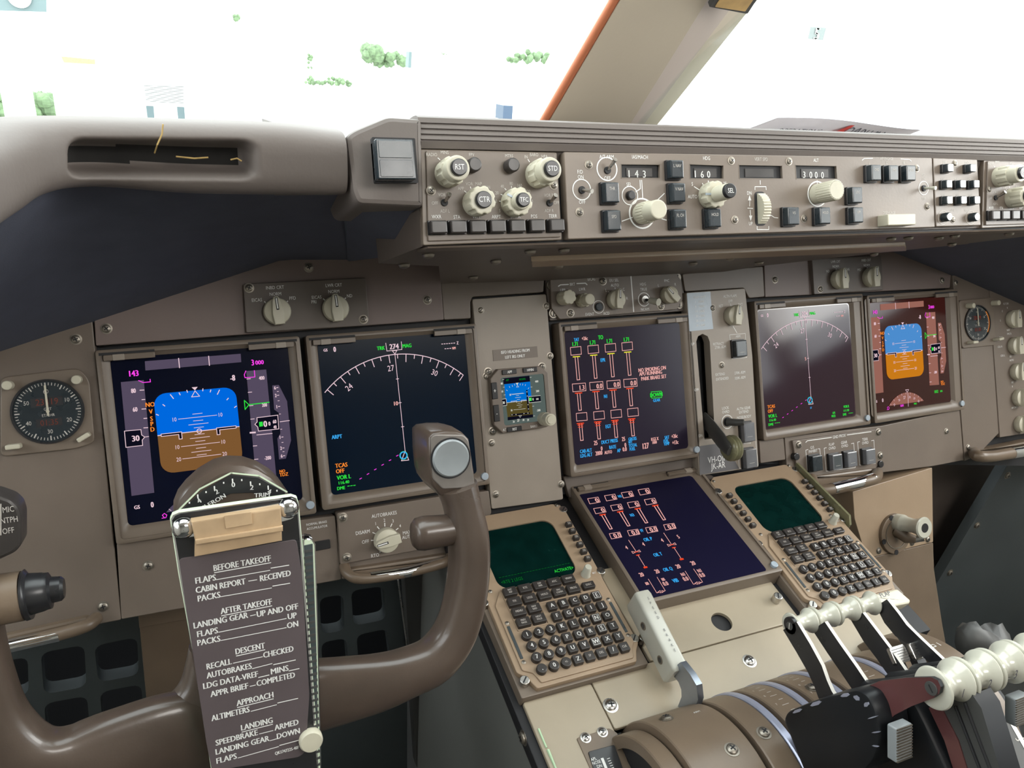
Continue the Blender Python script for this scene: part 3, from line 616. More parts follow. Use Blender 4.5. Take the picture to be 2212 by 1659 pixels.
# EICAS control panel
c9 = Mp(MAIN, 1160, 580, 6.506)
t, g, h, F = panel('engine_display_control_panel', MAIN, [(185, 135), (275, 130), (1935, 45), (2030, 170), (2050, 430), (1975, 575), (320, 715), (205, 560)], 'brown control panel with brightness knobs above the upper centre display', 'control panel',
    [('EICAS', 765, 150), ('BRT', 497, 222), ('UPR', 365, 303), ('LWR', 635, 290), ('EIU SEL', 1083, 165), ('AUTO', 1093, 235), ('L', 972, 305), ('C', 1217, 292), ('R', 1265, 418), ('HDG', 1488, 220), ('TRUE', 1497, 292), ('NORM', 1517, 572), ('FMC', 1823, 172), ('L', 1708, 240), ('R', 1943, 222), ('EVENT', 742, 642), ('RCD', 977, 630)],
    mp=c9, h=.007, th=.0037, bars=[(.0014, (300, 250), (330, 230), (440, 224)), (.0014, (560, 212), (680, 206), (702, 228)), (.0016, (1318, 95), (1358, 612)), (.0009, (1095, 265), (1098, 292)), (.0009, (1000, 322), (1020, 342))], screws=[(925, 178), (470, 627), (1740, 530)], sr=.0042)
q = g(420, 425); fluted(t, q[0] - .006, q[1] + .001, .0095, .020, h, n=7)
q = g(650, 430); fluted(t, q[0] - .003, q[1] - .002, .0090, .012, h, r2=.0072, h2=.024, n=7)
q = g(1085, 440); selector(t, q[0], q[1], .0125, h, -.1, h=.016)
q = g(1830, 375); selector(t, q[0], q[1], .0120, h, .75, h=.016)
q = g(865, 540); b = MB(); b.ring(q[0], q[1], .0078, .0086, h, h + .0004, 'white_paint'); b.cyl(q[0], q[1], .0055, h, h + .003, 'korry', .001); part(b, 'push_button', t)
q = g(1503, 435); b = MB(); b.ring(q[0], q[1], .0085, .0095, h, h + .0004, 'white_paint'); b.cyl(q[0], q[1], .0058, h, h + .004, 'steel', .001); b.tube([(q[0], q[1], h), (q[0] + .004, q[1] - .003, h + .012)], .002, 'black_plastic'); b.tube([(q[0] + .003, q[1] - .0025, h + .010), (q[0] + .007, q[1] - .006, h + .024)], [.0042, .0050], 'ivory'); part(b, 'toggle', t)
for x, y in ((218, 228), (245, 628), (1990, 125), (2022, 500)): q = g(x, y); b = MB(); b.ring(q[0], q[1], .0045, .0062, h - .007, h - .003, 'dull_steel'); b.cyl(q[0], q[1], .0042, h - .007, h - .002, 'dull_steel', .0006); b.box(q[0], q[1], .0075, .0013, h - .0022, h - .0018, 'gap', ang=1.4); part(b, 'fastener', t)
plate('instrument_panel_plate', [(1177, 600), (1475, 585), (1480, 672), (1188, 693)], 'dark plate just behind the centre control panel', h=.001, m='underside')

# autobrake panel
ca = Mp(MAIN, 600, 1040, 4.424)
t, g, h, F = panel('autobrake_panel', MAIN, [(568, 302), (1390, 170), (1640, 130), (1680, 610), (1380, 650), (598, 795)], 'brown autobrake selector panel with one cream rotary knob', 'control panel',
    [('AUTOBRAKES', 1017, 315, .0040), ('1', 935, 403, .0036), ('2', 1019, 370, .0036), ('3', 1101, 377, .0036), ('4', 1169, 424, .0036), ('DISARM', 812, 485, .0040), ('OFF', 838, 575, .0040), ('RTO', 930, 706, .0040), ('MAX', 1235, 487, .0040), ('AUTO', 1240, 528, .0040)],
    mp=ca, h=.010, bars=[(.0011, (905, 487), (937, 500)), (.0011, (950, 430), (970, 455)), (.0011, (1022, 395), (1023, 430)), (.0011, (1092, 402), (1078, 434)), (.0011, (1152, 446), (1128, 464)), (.0011, (890, 563), (925, 562)), (.0011, (988, 647), (975, 677))], screws=[(622, 345), (660, 728)], sr=.0042)
q = g(1030, 552); selector(t, q[0], q[1], .0145, h, 1.72, h=.018)

# ground proximity panel
cg = Mp(MAIN, 1660, 860, 3.456)
t, g, h, F = panel('ground_proximity_panel', MAIN, [(180, 318), (838, 228), (852, 462), (800, 525), (225, 600)], 'brown ground proximity panel with four square covered switches', 'control panel',
    [('GND PROX', 528, 285), ('G/S', 326, 368), ('INHIBIT', 333, 394), ('FLAP', 471, 345), ('OVRD', 475, 373), ('GEAR', 564, 330), ('OVRD', 568, 356), ('TERR', 720, 307), ('OVRD', 722, 333)],
    mp=cg, h=.008, th=.0042, bars=[(.0012, (278, 330), (290, 318), (470, 293)), (.0012, (585, 275), (768, 250)), (.0008, (290, 535), (278, 388), (295, 384)), (.0008, (370, 378), (383, 378), (396, 525), (290, 538)), (.0008, (432, 370), (415, 374), (430, 545), (648, 518), (636, 336), (618, 340)), (.0008, (680, 325), (665, 328), (680, 500), (798, 486), (786, 314), (768, 318))], screws=[(225, 350), (820, 255), (833, 430)], sr=.0048)
q0 = g(340, 480)
for (x, y, f, l) in ((340, 480, 'korry', False), (488, 470, 'korry_lens', True), (598, 450, 'clear_lens', True), (735, 430, 'clear_lens', True)): q = g(x, y); push(t, q[0] - .003, q[1], .0205, .0245, h, m='korry' if f == 'korry' else 'clear_lens', face=f, dep=.011, line=l)
for x, y in ((203, 436), (832, 492)): q = g(x, y); b = MB(); b.cyl(q[0], q[1], .0055, h - .008, h + .003, 'black_plastic', .001); part(b, 'fastener', t)

# clocks
def clock(F, R, bez, label, digits, m_dig, knobs, glow=None, face=None):
    t = thing('clock', F, label, 'clock'); b = MB(); b.prism(rpoly(bez, .006), .003, .008, 'bezel' if not face else 'underside', .001)
    b.ring(0, 0, R, R * 1.06, .008, .0105, 'black_plastic', 48)
    part(b, 'bezel', t); b = MB(); b.cyl(0, 0, R, .007, .0088, 'korry', n=48); z = .0090
    for k in range(60):
        a = 2 * math.pi * k / 60; r1 = R * .95; r0 = R * (.86 if k % 5 else .80); b.line([(r0 * math.sin(a), r0 * math.cos(a)), (r1 * math.sin(a), r1 * math.cos(a))], R * (.022 if k % 5 else .036), z, 'faded_paint')
    for k, s_ in ((0, '60'), (10, '10'), (20, '20'), (30, '30'), (40, '40'), (50, '50')): a = 2 * math.pi * k / 60; b.text(s_, R * .64 * math.sin(a) * (1.05 if k % 30 else 1), R * .66 * math.cos(a), R * .13, z, 'faded_paint', .85)
    b.box(0, R * .32, R * .92, R * .30, z - .0001, z, 'gap'); b.text(digits[0], 0, R * .32, R * .2, z + .0001, m_dig, .9); b.text('GMT', 0, R * .08, R * .09, z, 'faded_paint'); b.text('ET/CHR', 0, -R * .12, R * .09, z, 'faded_paint')
    b.box(0, -R * .36, R * .75, R * .26, z - .0001, z, 'gap'); b.text(digits[1], 0, -R * .36, R * .18, z + .0001, m_dig, .9)
    if glow: b.line([(R * .97 * math.cos(a / 10), R * .97 * math.sin(a / 10)) for a in range(-6, 8)], R * .05, z, glow)
    part(b, 'dial', t); b = MB(); b.box(0, R * .36, R * .06, R * 1.0, z + .0012, z + .0016, 'cream'); b.cyl(0, 0, R * .05, z, z + .002, 'cream'); part(b, 'second_hand', t)
    for (x, y, k) in knobs:
        b = MB()
        if k == 'r': b.cyl(x, y, R * .15, .007, .020, 'cream', .001)
        else: b.box(x, y, R * .42, R * .16, .008, .020, 'cream', R * .05, .0012, ang=k)
        part(b, 'knob', t)
    return t
CK = MAIN.sub(107, 888); R_ = .0305; L_ = lambda x, y: CK.at(x, y)
clock(CK, R_, local(CK, [(5, 815), (172, 795), (195, 820), (207, 955), (165, 968), (5, 985)]), 'round clock with orange digits at the far left', ('23319', '01:35'), 'e_digit',
      [(*L_(24, 832), 'r'), (*L_(170, 820), 'r'), (*L_(36, 962), 0.0), (*L_(185, 942), .5)])
CK2 = MAIN.sub(2101, 699); M_ = lambda x, y: CK2.at(x, y)
clock(CK2, .0290, local(CK2, [(2062, 650), (2137, 643), (2142, 746), (2069, 753)]), 'round clock with an amber lit rim at the far right', ('23:19', '01:35'), 'e_digit_r',
      [(*M_(2080, 662), 'r'), (*M_(2134, 656), 'r'), (*M_(2085, 740), 0.0), (*M_(2140, 733), .1)], glow='e_glow')

# source select panel at the far right
t, g, h, F = panel('source_select_panel', MAIN, [(2137, 618), (2250, 625), (2300, 760), (2290, 925), (2160, 945)], 'tall brown source select panel with a column of cream knobs at the right edge', 'control panel',
    [('FLT DIR', 2173, 656), ('R', 2176, 665), ('C', 2165, 672), ('L', 2161, 692), ('NAV', 2178, 713), ('FMC R', 2180, 721), ('FMC L', 2163, 729), ('CDU R', 2160, 749), ('CDU L', 2166, 768), ('EIU', 2183, 770), ('AUTO', 2185, 778), ('IRS', 2187, 826), ('R', 2187, 835), ('AIR DATA', 2192, 880)], h=.005, th=.0032)
for x, y in ((2183.5, 690), (2188, 747), (2192.5, 803), (2197, 859), (2201, 916)): q = g(x, y); selector(t, q[0], q[1], .0145, h, 0, h=.016)

# gear lever panel
c2 = Mp(MAIN, 1460, 560, 3.318)
F = MAIN.sub(1560, 820); t = thing('gear_control_panel', F, 'grey brown landing gear panel with a tall lever slot and flap limit placard', 'control panel'); G = Mp(F, 1460, 560, 3.318); gh = .010; g = lambda x, y: G(x, y, gh)
slot = [g(*p) for p in ((146, 590), (158, 552), (192, 534), (228, 552), (243, 592), (272, 1120), (278, 1285), (205, 1292))]
b = MB(); b.prism(rpoly([g(*p) for p in ((72, 238), (497, 208), (550, 690), (595, 1490), (168, 1552))], .003), -.004, gh, 'grey_face', .001, holes=[slot])
for s_, x, y, hh in (('ALTN FLAPS', 388, 264, .0036), ('OFF', 390, 299, .0036), ('RET', 322, 335, .0036), ('EXT', 463, 324, .0036), ('ARM', 444, 553, .0034), ('UP', 122, 607, .0036), ('RETRACT', 305, 606, .0036), ('270K-.82M', 318, 630, .0036), ('EXTEND', 318, 824, .0036), ('270K-.82M', 458, 812, .0036),
                      ('EXTENDED', 333, 856, .0036), ('320K-.82M', 460, 849, .0036), ('OFF', 148, 936, .0036), ('LOCK', 355, 1066, .0038), ('OVRD', 357, 1093, .0038), ('ALTN GEAR', 485, 1068, .0038), ('EXTEND', 487, 1093, .0038), ('NOSE/BODY', 489, 1130, .0038), ('DN', 177, 1264, .0038), ('WING', 510, 1315, .0038)):
    a = g(x, y); b.text(s_, a[0], a[1], hh, gh + .0002, 'white_paint')
b.line([g(408, 478), g(438, 530)], .0009, gh + .0002, 'white_paint'); b.line([g(*p) for p in ((385, 542), (497, 532), (508, 704), (402, 714))], .0006, gh + .0002, 'white_paint', True)
b.line([g(*p) for p in ((395, 345), (391, 318))], .0008, gh + .0002, 'white_paint'); b.line([g(*p) for p in ((442, 1352), (455, 1500), (588, 1478), (572, 1305))], .0006, gh + .0002, 'white_paint')
part(b, 'face', t)
b = MB(); b.prism([g(*p) for p in ((130, 520), (262, 515), (300, 1300), (190, 1310))], -.045, -.029, 'gap'); part(b, 'lever_well', t)
b = MB(); b.prism(rpoly([g(*p) for p in ((77, 243), (245, 232), (252, 330), (268, 350), (252, 372), (266, 500), (95, 517))], .001), gh, gh + .0008, 'placard_blue')
a = g(168, 272); b.text('FLAP LIMIT', a[0], a[1], .0030, gh + .001, 'white_paint', .95)
for k, s_ in enumerate(('1   -280K', '5   -260K', '10 -240K', '20 -230K', '25 -205K', '30 -180K')): a = g(168 + 1.5 * k, 304 + 34 * k); b.text(s_, a[0], a[1], .0030, gh + .001, 'white_paint', .95)
part(b, 'flap_limit_placard', t, 'pale blue placard listing flap limit speeds')
q = g(400, 405); selector(t, q[0] - .001, q[1], .0135, gh, -.15, h=.018)
for x, y, f in ((444, 640, 'korry_lens'), (500, 1235, 'clear_lens'), (515, 1422, 'clear_lens')): q = g(x, y); push(t, q[0] - .002, q[1], .0205, .0245 if f == 'korry_lens' else .0285, gh, m='korry' if f == 'korry_lens' else 'clear_lens', face=f, dep=.011, line=True)
for x, y in ((262, 350), (328, 760)): q = g(x, y); b = MB(); b.screw(q[0], q[1], .0038, z=gh); part(b, 'screw', t, 'rusty brown screw')
q = g(368, 1165); b = MB(); b.ring(q[0], q[1], .0090, .0100, gh, gh + .0004, 'white_paint'); b.cyl(q[0], q[1], .0068, gh - .001, gh + .0006, 'gap'); b.tube([(q[0], q[1], gh), (q[0] + .006, q[1] - .001, gh + .012), (q[0] + .013, q[1] - .001, gh + .020)], [.0055, .005, .0042], 'charcoal'); part(b, 'lock_override_trigger', t)
# VH-OJK placard
b = MB(); b.M = Matrix.Identity(4); b.prism([g(*p) for p in ((165, 1340), (350, 1315), (452, 1500), (170, 1545))], gh, gh + .0006, 'placard_grey')
a = g(283, 1432); b.text('VH-OJK', a[0] + .003, a[1], .0085, gh + .0008, 'white_paint', .78); a = g(300, 1478); b.text('JK-AR', a[0], a[1], .0085, gh + .0008, 'white_paint', .78); part(b, 'registration_placard', t, 'dark grey registration placard')
# the lever itself
P0 = hit(1522, 905, F.M @ Vector((0, 0, gh - .01)), F.n); P1 = hit(1571, 968, F.M @ Vector((0, 0, .060)), F.n)
L = thing('landing_gear_lever', Fr(None, M=Matrix.Translation(P1)), 'dark gear lever with a greenish wheel shaped knob, in the down position', 'lever')
b = MB(); b.M = Matrix.Translation(-P1); d_ = (P1 - P0).normalized(); sd = Vector((1, 0, 0)); up = sd.cross(d_).normalized()
rings = []
for s_, w1, w2 in ((-.05, .0050, .009), (0, .0050, .0095), (.35, .0052, .0118), (.75, .0052, .0118), (1.0, .005, .0095), (1.10, .004, .007)):
    c = P0.lerp(P1, s_); rings.append([c + sd * (w1 * math.cos(a)) + up * (w2 * math.sin(a)) for a in [2 * math.pi * i / 16 for i in range(16)]])
b.loft(rings, 'charcoal'); part(b, 'arm', L)
b = MB(); b.M = Matrix.Translation((.010, .003, -.003)) @ Matrix.Rotation(math.radians(90), 4, 'Y')
b.lathe([(r_ * .76, z_ * .72) for r_, z_ in [(.004, -.013), (.012, -.013), (.0125, -.012), (.018, -.012), (.022, -.009), (.023, -.006), (.0215, -.003), (.0235, 0), (.0215, .003), (.023, .006), (.022, .009), (.018, .012), (.005, .012)]], 0, 0, 'green_glass', 40); part(b, 'wheel_knob', L, 'greenish translucent ribbed wheel')

# standby display
ci = Mp(MAIN, 1040, 780, 9.217)
F = MAIN.sub(1124, 866); t = thing('standby_display', F, 'small square standby flight display with rocker buttons and a cream knob', 'display'); G = Mp(F, 1040, 780, 9.217)
h = .012; g = lambda x, y: G(x, y, h)
oc = [g(*p) for p in ((335, 160), (1180, 98), (1330, 230), (1385, 1000), (1400, 1260), (1290, 1320), (430, 1440), (250, 1270), (175, 350))]
gx0, gy0, gx1, gy1 = quad_rect(F, [(1040 + x / 9.217, 780 + y / 9.217) for x, y in ((305, 330), (1168, 252), (1235, 1165), (385, 1278))])
b = MB(); b.prism(oc, .003, h, 'taupe', .0012, holes=[rrect((gx0 + gx1) / 2, (gy0 + gy1) / 2, gx1 - gx0, gy1 - gy0, .003)])
for s_, x, y in (('ATT', 475, 1366), ('BARO', 1045, 1297)): a = g(x, y); b.text(s_, a[0], a[1], .0030, h + .0002, 'white_paint')
part(b, 'bezel', t)
b = MB(); b.box((gx0 + gx1) / 2, (gy0 + gy1) / 2, gx1 - gx0, gy1 - gy0, .004, .0095, 'e_isfd_grey'); G2 = Mp(F, 1040, 780, 9.217)
class _M:
    def __call__(s, x, y): return G2(x, y, .0095)
    def len(s, x, y, d): return math.dist(G2(x, y - d / 2, .0095), G2(x, y + d / 2, .0095))
d = Draw(b, _M(), .0096)
d.p([(430, 345), (955, 290), (968, 408), (440, 462)], 'e_black'); d.p([(455, 462), (968, 408), (1000, 780), (485, 828)], 'e_isfd_blue'); d.p([(485, 828), (1000, 780), (1025, 1060), (520, 1115)], 'e_isfd_brown'); d.p([(520, 1115), (1025, 1060), (1030, 1120), (522, 1180)], 'e_black')
d.l([(490, 832), (940, 780)], 8, 'e_pale'); d.t('APP', 515, 380, 38, 'e_dimgreen'); d.t('1012HPA', 815, 360, 38, 'e_dimgreen')
for s_, x, y in (('80', 405, 447), ('60', 410, 605), ('400', 1098, 405), ('200', 1115, 597), ('-200', 1135, 980)): d.t(s_, x, y, 40, 'e_pale', .8)
for x, y in ((435, 368), (445, 520), (462, 673), (978, 322), (995, 516), (1030, 898), (1048, 1092)): d.l([(x - 18, y + 2), (x + 16, y - 2)], 7, 'e_pale')
for k in range(-3, 5):
    if k == 0: continue
    x = 742 - 8 * k; y = 800 + (-38 * k); w = 118 if k % 4 == 0 else (58 if k % 2 == 0 else 30); d.l([(x - w, y + w * .1), (x + w, y - w * .1)], 6, 'e_pale')
d.t('10', 575, 672, 40, 'e_pale'); d.l([(610, 668), (850, 640)], 6, 'e_pale'); d.t('10', 600, 980, 40, 'e_pale'); d.l([(636, 972), (878, 945)], 6, 'e_pale')
d.l([(590, 820), (590, 800), (700, 790), (700, 830)], 7, 'e_pale'); d.l([(890, 770), (790, 780), (795, 820)], 7, 'e_pale'); d.p([(680, 436), (738, 430), (712, 482)], 'e_pale'); d.l([(695, 520), (742, 514), (715, 480)], 6, 'e_pale', True)
for x, y, a in ((558, 515, .5), (612, 495, .3), (660, 470, .15), (768, 465, -.1), (820, 468, -.25), (872, 478, -.35), (935, 540, -.7), (505, 582, .9)): d.l([(x - 14 * math.sin(a), y - 18 * math.cos(a)), (x + 14 * math.sin(a), y + 18 * math.cos(a))], 7, 'e_pale')
d.p([(885, 580), (915, 576), (950, 985), (918, 990)], 'e_black'); d.p([(580, 1060), (960, 1020), (962, 1050), (583, 1092)], 'e_black')
for x, y in ((903, 612), (910, 695), (925, 868), (934, 952), (606, 1070), (686, 1062), (844, 1044), (924, 1036)): c_ = _M()(x, y); d.b.poly(circ(c_[0], c_[1], .0006, 10), d._z(), 'e_pale')
d.p([(340, 768), (488, 750), (504, 880), (350, 898)], 'e_black'); d.l([(340, 768), (488, 750), (504, 880), (350, 898)], 8, 'e_pale', True); d.t('30', 440, 828, 52, 'e_pale')
d.p([(936, 706), (1170, 686), (1182, 806), (946, 832)], 'e_black'); d.l([(1170, 686), (936, 706), (946, 832), (1182, 806)], 8, 'e_pale'); d.p([(945, 732), (995, 727), (1000, 790), (950, 796)], 'e_lime'); d.t('0', 1025, 760, 50, 'e_pale'); d.t('040', 1110, 755, 36, 'e_pale')
for s_, x, y in (('26', 640, 1205), ('27', 732, 1180), ('28', 832, 1170), ('29', 925, 1172)): d.t(s_, x, y, 52 if s_ == '27' else 40, 'e_pale')
d.l([(740, 1085), (795, 1080), (768, 1120)], 6, 'e_pale', True); part(b, 'screen', t)
for s_, x, y, w, hh in (('APP', 550, 215, .0195, .0060), ('HP/IN', 960, 175, .0195, .0060), ('RST', 650, 1350, .0200, .0060), ('+', 255, 592, .0075, .0205), ('-', 295, 1038, .0075, .0205)):
    a = g(x, y); b = MB(); b.box(a[0], a[1], w, hh, h - .001, h + .002, 'black_plastic', .0008, .0006); b.text(s_, a[0], a[1], .0033 if len(s_) > 1 else .005, h + .0022, 'white_paint', .75, bold=.08); part(b, 'button', t)
for x, y in ((180, 215), (1258, 112), (272, 1408)): a = g(x, y); b = MB(); b.screw(a[0], a[1], .0042, z=.0035); part(b, 'screw', t)
a = G(1240, 1150, h); b = MB(); b.cyl(a[0], a[1], .0085, h - .002, h + .010, 'cream', .0006); b.cyl(a[0] + .0, a[1], .0078, h + .010, h + .021, 'cream', .001); b.cyl(a[0], a[1], .0055, h + .021, h + .0225, 'cream', .0005); part(b, 'baro_knob', t)
b = MB(); F2 = MAIN.sub(1111, 764); b.box(0, 0, .061, .014, .0035, .0041, 'taupe'); b.text('ISFD HEADING FROM', 0, .0030, .0037, .0043, 'white_paint', .76, bold=.1); b.text('LEFT IRS ONLY', -.001, -.0035, .0037, .0043, 'white_paint', .76, bold=.1); solo(b, 'heading_placard', F2, 'small brown placard reading ISFD HEADING FROM LEFT IRS ONLY', 'placard')
# ---------------------------------------------------------------- glareshield
def X(px, py): return hit(px, py, GLARE.M.translation, GLARE.n)
UA = X(1500, 510); UB = hit(1500, 591, MAIN.M.translation, MAIN.n)
_a = math.atan2(UB.z - UA.z, UB.y - UA.y)      # underside falls forward
_v = Vector((0, math.cos(_a), math.sin(_a))); _n = Vector((1, 0, 0)).cross(_v); _n = -_n if _n.z > 0 else _n
UM = Matrix((Vector((-1, 0, 0)), _v, _n)).transposed().to_4x4(); UM.translation = UA
UND = Fr(None, M=UM)
GS = thing('glareshield', Fr(None, M=Matrix.Translation((0, -.15, 1.12))), 'padded brown glareshield across the cockpit above the displays', 'glareshield')
gsM = Matrix.Translation((0, .15, -1.12))
# centre housing: ridged lip swept across
b = MB(); b.M = gsM @ GLARE.M
xl = GLARE.at(903, 300)[0]; xr = .72; yb = GLARE.at(1500, 336)[1]; yt = GLARE.at(1500, 268)[1]; H_ = yt - yb
prof = [(yb, -.03), (yb, .006)]
for k in range(4):
    y = yb + H_ * (.20 + .16 * k); prof += [(y - .0008, .0085 - .0012 * k), (y - .0004, .0062 - .0012 * k), (y + .0006, .0062 - .0012 * k), (y + .001, .0080 - .0012 * k)]
prof += [(yb + H_ * .86, .0035), (yb + H_ * .95, -.001), (yb + H_, -.010), (yb + H_ + .001, -.03), (yb + H_ - .004, -.06)]
b.loft([[(x, y, z) for y, z in prof] for x in (xl, xr)], 'pad'); part(b, 'ridged_lip', GS)
b = MB(); b.M = gsM @ GLARE.M
y0 = GLARE.at(1500, 515)[1]; b.loft([[(x, y0 - .001, -.0015), (x, yb + .0005, -.0015), (x, yb + .0005, -.03), (x, y0 - .001, -.03)] for x in (xl + .003, xr)], 'gap')
b.loft([[(x, y0, .0), (x, y0 - .0018, .002), (x, y0 - .0018, -.03), (x, y0, -.03)] for x in (xl + .001, xr)], 'taupe'); part(b, 'housing', GS)
# cheek left of the panels with the warning light
b = MB(); b.M = gsM @ GLARE.M; P = local(GLARE, [(742, 300), (760, 287), (832, 257), (905, 262), (909, 450), (768, 444), (757, 420)])
b.prism(rpoly(P, .004), -.09, .009, 'pad', .004); part(b, 'cheek', GS)
# underside and its left gusset
b = MB(); b.M = gsM
q1, q2 = X(906, 452), X(918, 530); q3 = UND.M @ Vector((*UND.at(818, 569), 0)); q4 = hitx(810, 500, q3.x)
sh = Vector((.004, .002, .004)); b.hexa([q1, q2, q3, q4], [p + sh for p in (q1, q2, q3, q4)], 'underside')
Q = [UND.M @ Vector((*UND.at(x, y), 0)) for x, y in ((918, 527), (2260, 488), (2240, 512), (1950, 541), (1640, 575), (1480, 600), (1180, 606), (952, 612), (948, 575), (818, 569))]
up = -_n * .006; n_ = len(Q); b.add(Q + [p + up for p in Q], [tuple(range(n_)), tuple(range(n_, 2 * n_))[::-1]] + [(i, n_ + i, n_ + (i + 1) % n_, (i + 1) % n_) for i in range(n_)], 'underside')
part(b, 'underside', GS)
b = MB(); b.M = gsM @ UND.M; P = local(UND, [(1147, 554), (1955, 523), (1957, 534), (1148, 567)]); b.prism(P, 0, .005, 'tan', .001); part(b, 'light_strip', GS, 'long tan strip under the glareshield')
for x, y in ((925, 548), (873, 570), (1145, 541), (1218, 538), (1071, 562), (1022, 597), (1206, 573), (1497, 567), (1640, 566), (1888, 547), (1925, 514), (1962, 512), (2028, 512), (2062, 508), (2180, 503), (2056, 526), (1577, 556)):
    q = UND.at(x, y); b = MB(); b.M = gsM @ UND.M; b.lathe([(.0052, 0), (.0056, .0012), (.0046, .0032), (.0022, .0042)], q[0], q[1], 'dull_steel', 18); part(b, 'screw', GS)
# left pad with hand hold
ST = [(748, 292, 422, -.205), (735, 289, 430, -.205), (600, 275, 430, -.205), (400, 268, 427, -.205), (200, 263, 413, -.21), (110, 266, 428, -.225), (50, 281, 468, -.25), (0, 301, 503, -.28), (-60, 335, 545, -.32), (-160, 400, 610, -.38)]
def proj(P): q = P - CAMPOS; z = q.dot(CF); return 1106 + FPX * q.dot(CR) / z, 829.5 + FPX * q.dot(CD) / z
cs = []; hs = []
for (px, pt, pb, yy) in ST:
    T = hit(px, pt, (0, yy, 0), Vector((0, -1, 0))); Bt = hit(px + (pb - pt) * .03, pb, (0, yy, 0), Vector((0, -1, 0))); cs.append((T + Bt) / 2); hs.append(((T.z - Bt.z) / 2, 0, 0))
cs = spline(cs, 16); hs = spline(hs, 16); NT = 96; rings = []; info = []; sg = lambda v: (1 if v >= 0 else -1)
for j, c in enumerate(cs):
    hz = hs[j].x; r_ = []; inf = []; e = 1 - .5 * max(0, 1 - j / 12) ** 2; t_ = (cs[min(j + 1, len(cs) - 1)] - cs[max(j - 1, 0)]); t_.z = 0; t_.normalize(); nb = Vector((-t_.y, t_.x, 0)); nb = nb if nb.y < 0 else -nb
    for k in range(NT):
        a = 2 * math.pi * k / NT; ca, sa = math.cos(a), math.sin(a); f_ = 0
        p = c + nb * (sg(ca) * abs(ca) ** .55 * .030 * e - .030) + Vector((0, 0, sg(sa) * abs(sa) ** .60 * hz * (.93 + .07 * e)))
        if ca > .15:
            qx, qy = proj(p); fx = max(0, abs(qx - 350) - 172) / 34; fy = max(0, abs(qy - 347 - (qx - 350) * .01) - 17) / (34 if qy < 347 else 26); f_ = max(0, 1 - math.hypot(fx, fy)); f_ = f_ * f_ * (3 - 2 * f_); p -= nb * .024 * f_
        inf.append(f_); r_.append(gsM @ p)
    rings.append(r_); info.append(inf)
b = MB(); b.loft(rings, 'pad'); b.mi('foam')
for idx in range((len(rings) - 1) * NT):
    i, k = divmod(idx, NT)
    if info[i][k] > .985: b.m[idx] = 1
part(b, 'pad', GS, 'soft left pad with worn oval hand hold', angle=180)
b = MB(); b.M = gsM
for P in ([(352, 268), (350, 290), (340, 312), (334, 330)], [(498, 345), (512, 342), (522, 348)], [(380, 338), (420, 342), (450, 340)]):
    V_ = [hit(x, y, (0, -.2065 + (.010 if y > 320 else .0), 0), Vector((0, -1, 0))) for x, y in P]; b.tube(V_, .0006, 'crack', 6)
part(b, 'cracked_edge', GS, 'ochre crack in the pad')
# dark cloth underneath the left pad and beyond, and slab on top
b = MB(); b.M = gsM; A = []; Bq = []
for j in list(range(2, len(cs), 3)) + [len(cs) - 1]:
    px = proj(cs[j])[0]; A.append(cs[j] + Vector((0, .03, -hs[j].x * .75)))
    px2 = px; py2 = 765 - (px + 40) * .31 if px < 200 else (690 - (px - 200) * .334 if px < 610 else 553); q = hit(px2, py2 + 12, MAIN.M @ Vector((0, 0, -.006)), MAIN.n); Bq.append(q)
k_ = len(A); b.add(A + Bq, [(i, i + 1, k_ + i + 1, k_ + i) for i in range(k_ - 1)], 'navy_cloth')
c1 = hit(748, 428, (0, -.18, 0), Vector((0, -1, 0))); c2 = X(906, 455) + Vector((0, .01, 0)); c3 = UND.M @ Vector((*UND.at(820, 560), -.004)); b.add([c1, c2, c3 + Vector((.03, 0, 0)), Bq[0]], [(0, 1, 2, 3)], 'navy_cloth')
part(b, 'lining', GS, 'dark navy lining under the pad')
b = MB(); b.M = gsM
b.hexa([(-.42, -.19, 1.176), (.80, -.19, 1.176), (.80, .30, 1.150), (-.42, .30, 1.150)], [(-.42, -.19, 1.15), (.80, -.19, 1.15), (.80, .30, 1.12), (-.42, .30, 1.12)], 'pad')
b.hexa([(-.95, -.15, 1.150), (-.42, -.15, 1.158), (-.42, .30, 1.13), (-.95, .30, 1.13)], [(-.95, -.15, 1.13), (-.42, -.15, 1.13), (-.42, .30, 1.11), (-.95, .30, 1.11)], 'pad'); part(b, 'top_deck', GS)
# dark void on the right under the glareshield
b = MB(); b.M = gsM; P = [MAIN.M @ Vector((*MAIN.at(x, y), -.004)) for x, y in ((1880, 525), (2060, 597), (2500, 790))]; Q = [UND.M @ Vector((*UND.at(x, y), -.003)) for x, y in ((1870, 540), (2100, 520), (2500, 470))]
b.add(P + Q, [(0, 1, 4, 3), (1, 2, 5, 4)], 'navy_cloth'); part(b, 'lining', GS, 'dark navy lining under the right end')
# warning light
F = GLARE.sub(843, 353, .009); t = thing('master_warning_light', F, 'square dark glass warning light on the glareshield cheek', 'warning light'); b = MB(); b.box(.001, 0, .034, .034, .007, .012, 'gap', .001); b.box(-.001, -.001, .030, .030, .008, .021, 'korry', .0015, .0012); part(b, 'body', t)
b = MB(); b.box(-.001, .0062, .0255, .0125, .0205, .0215, 'korry_lens', .001, .0003); b.box(-.001, -.0078, .0255, .0125, .0205, .0213, 'korry', .001, .0003); part(b, 'lens', t)
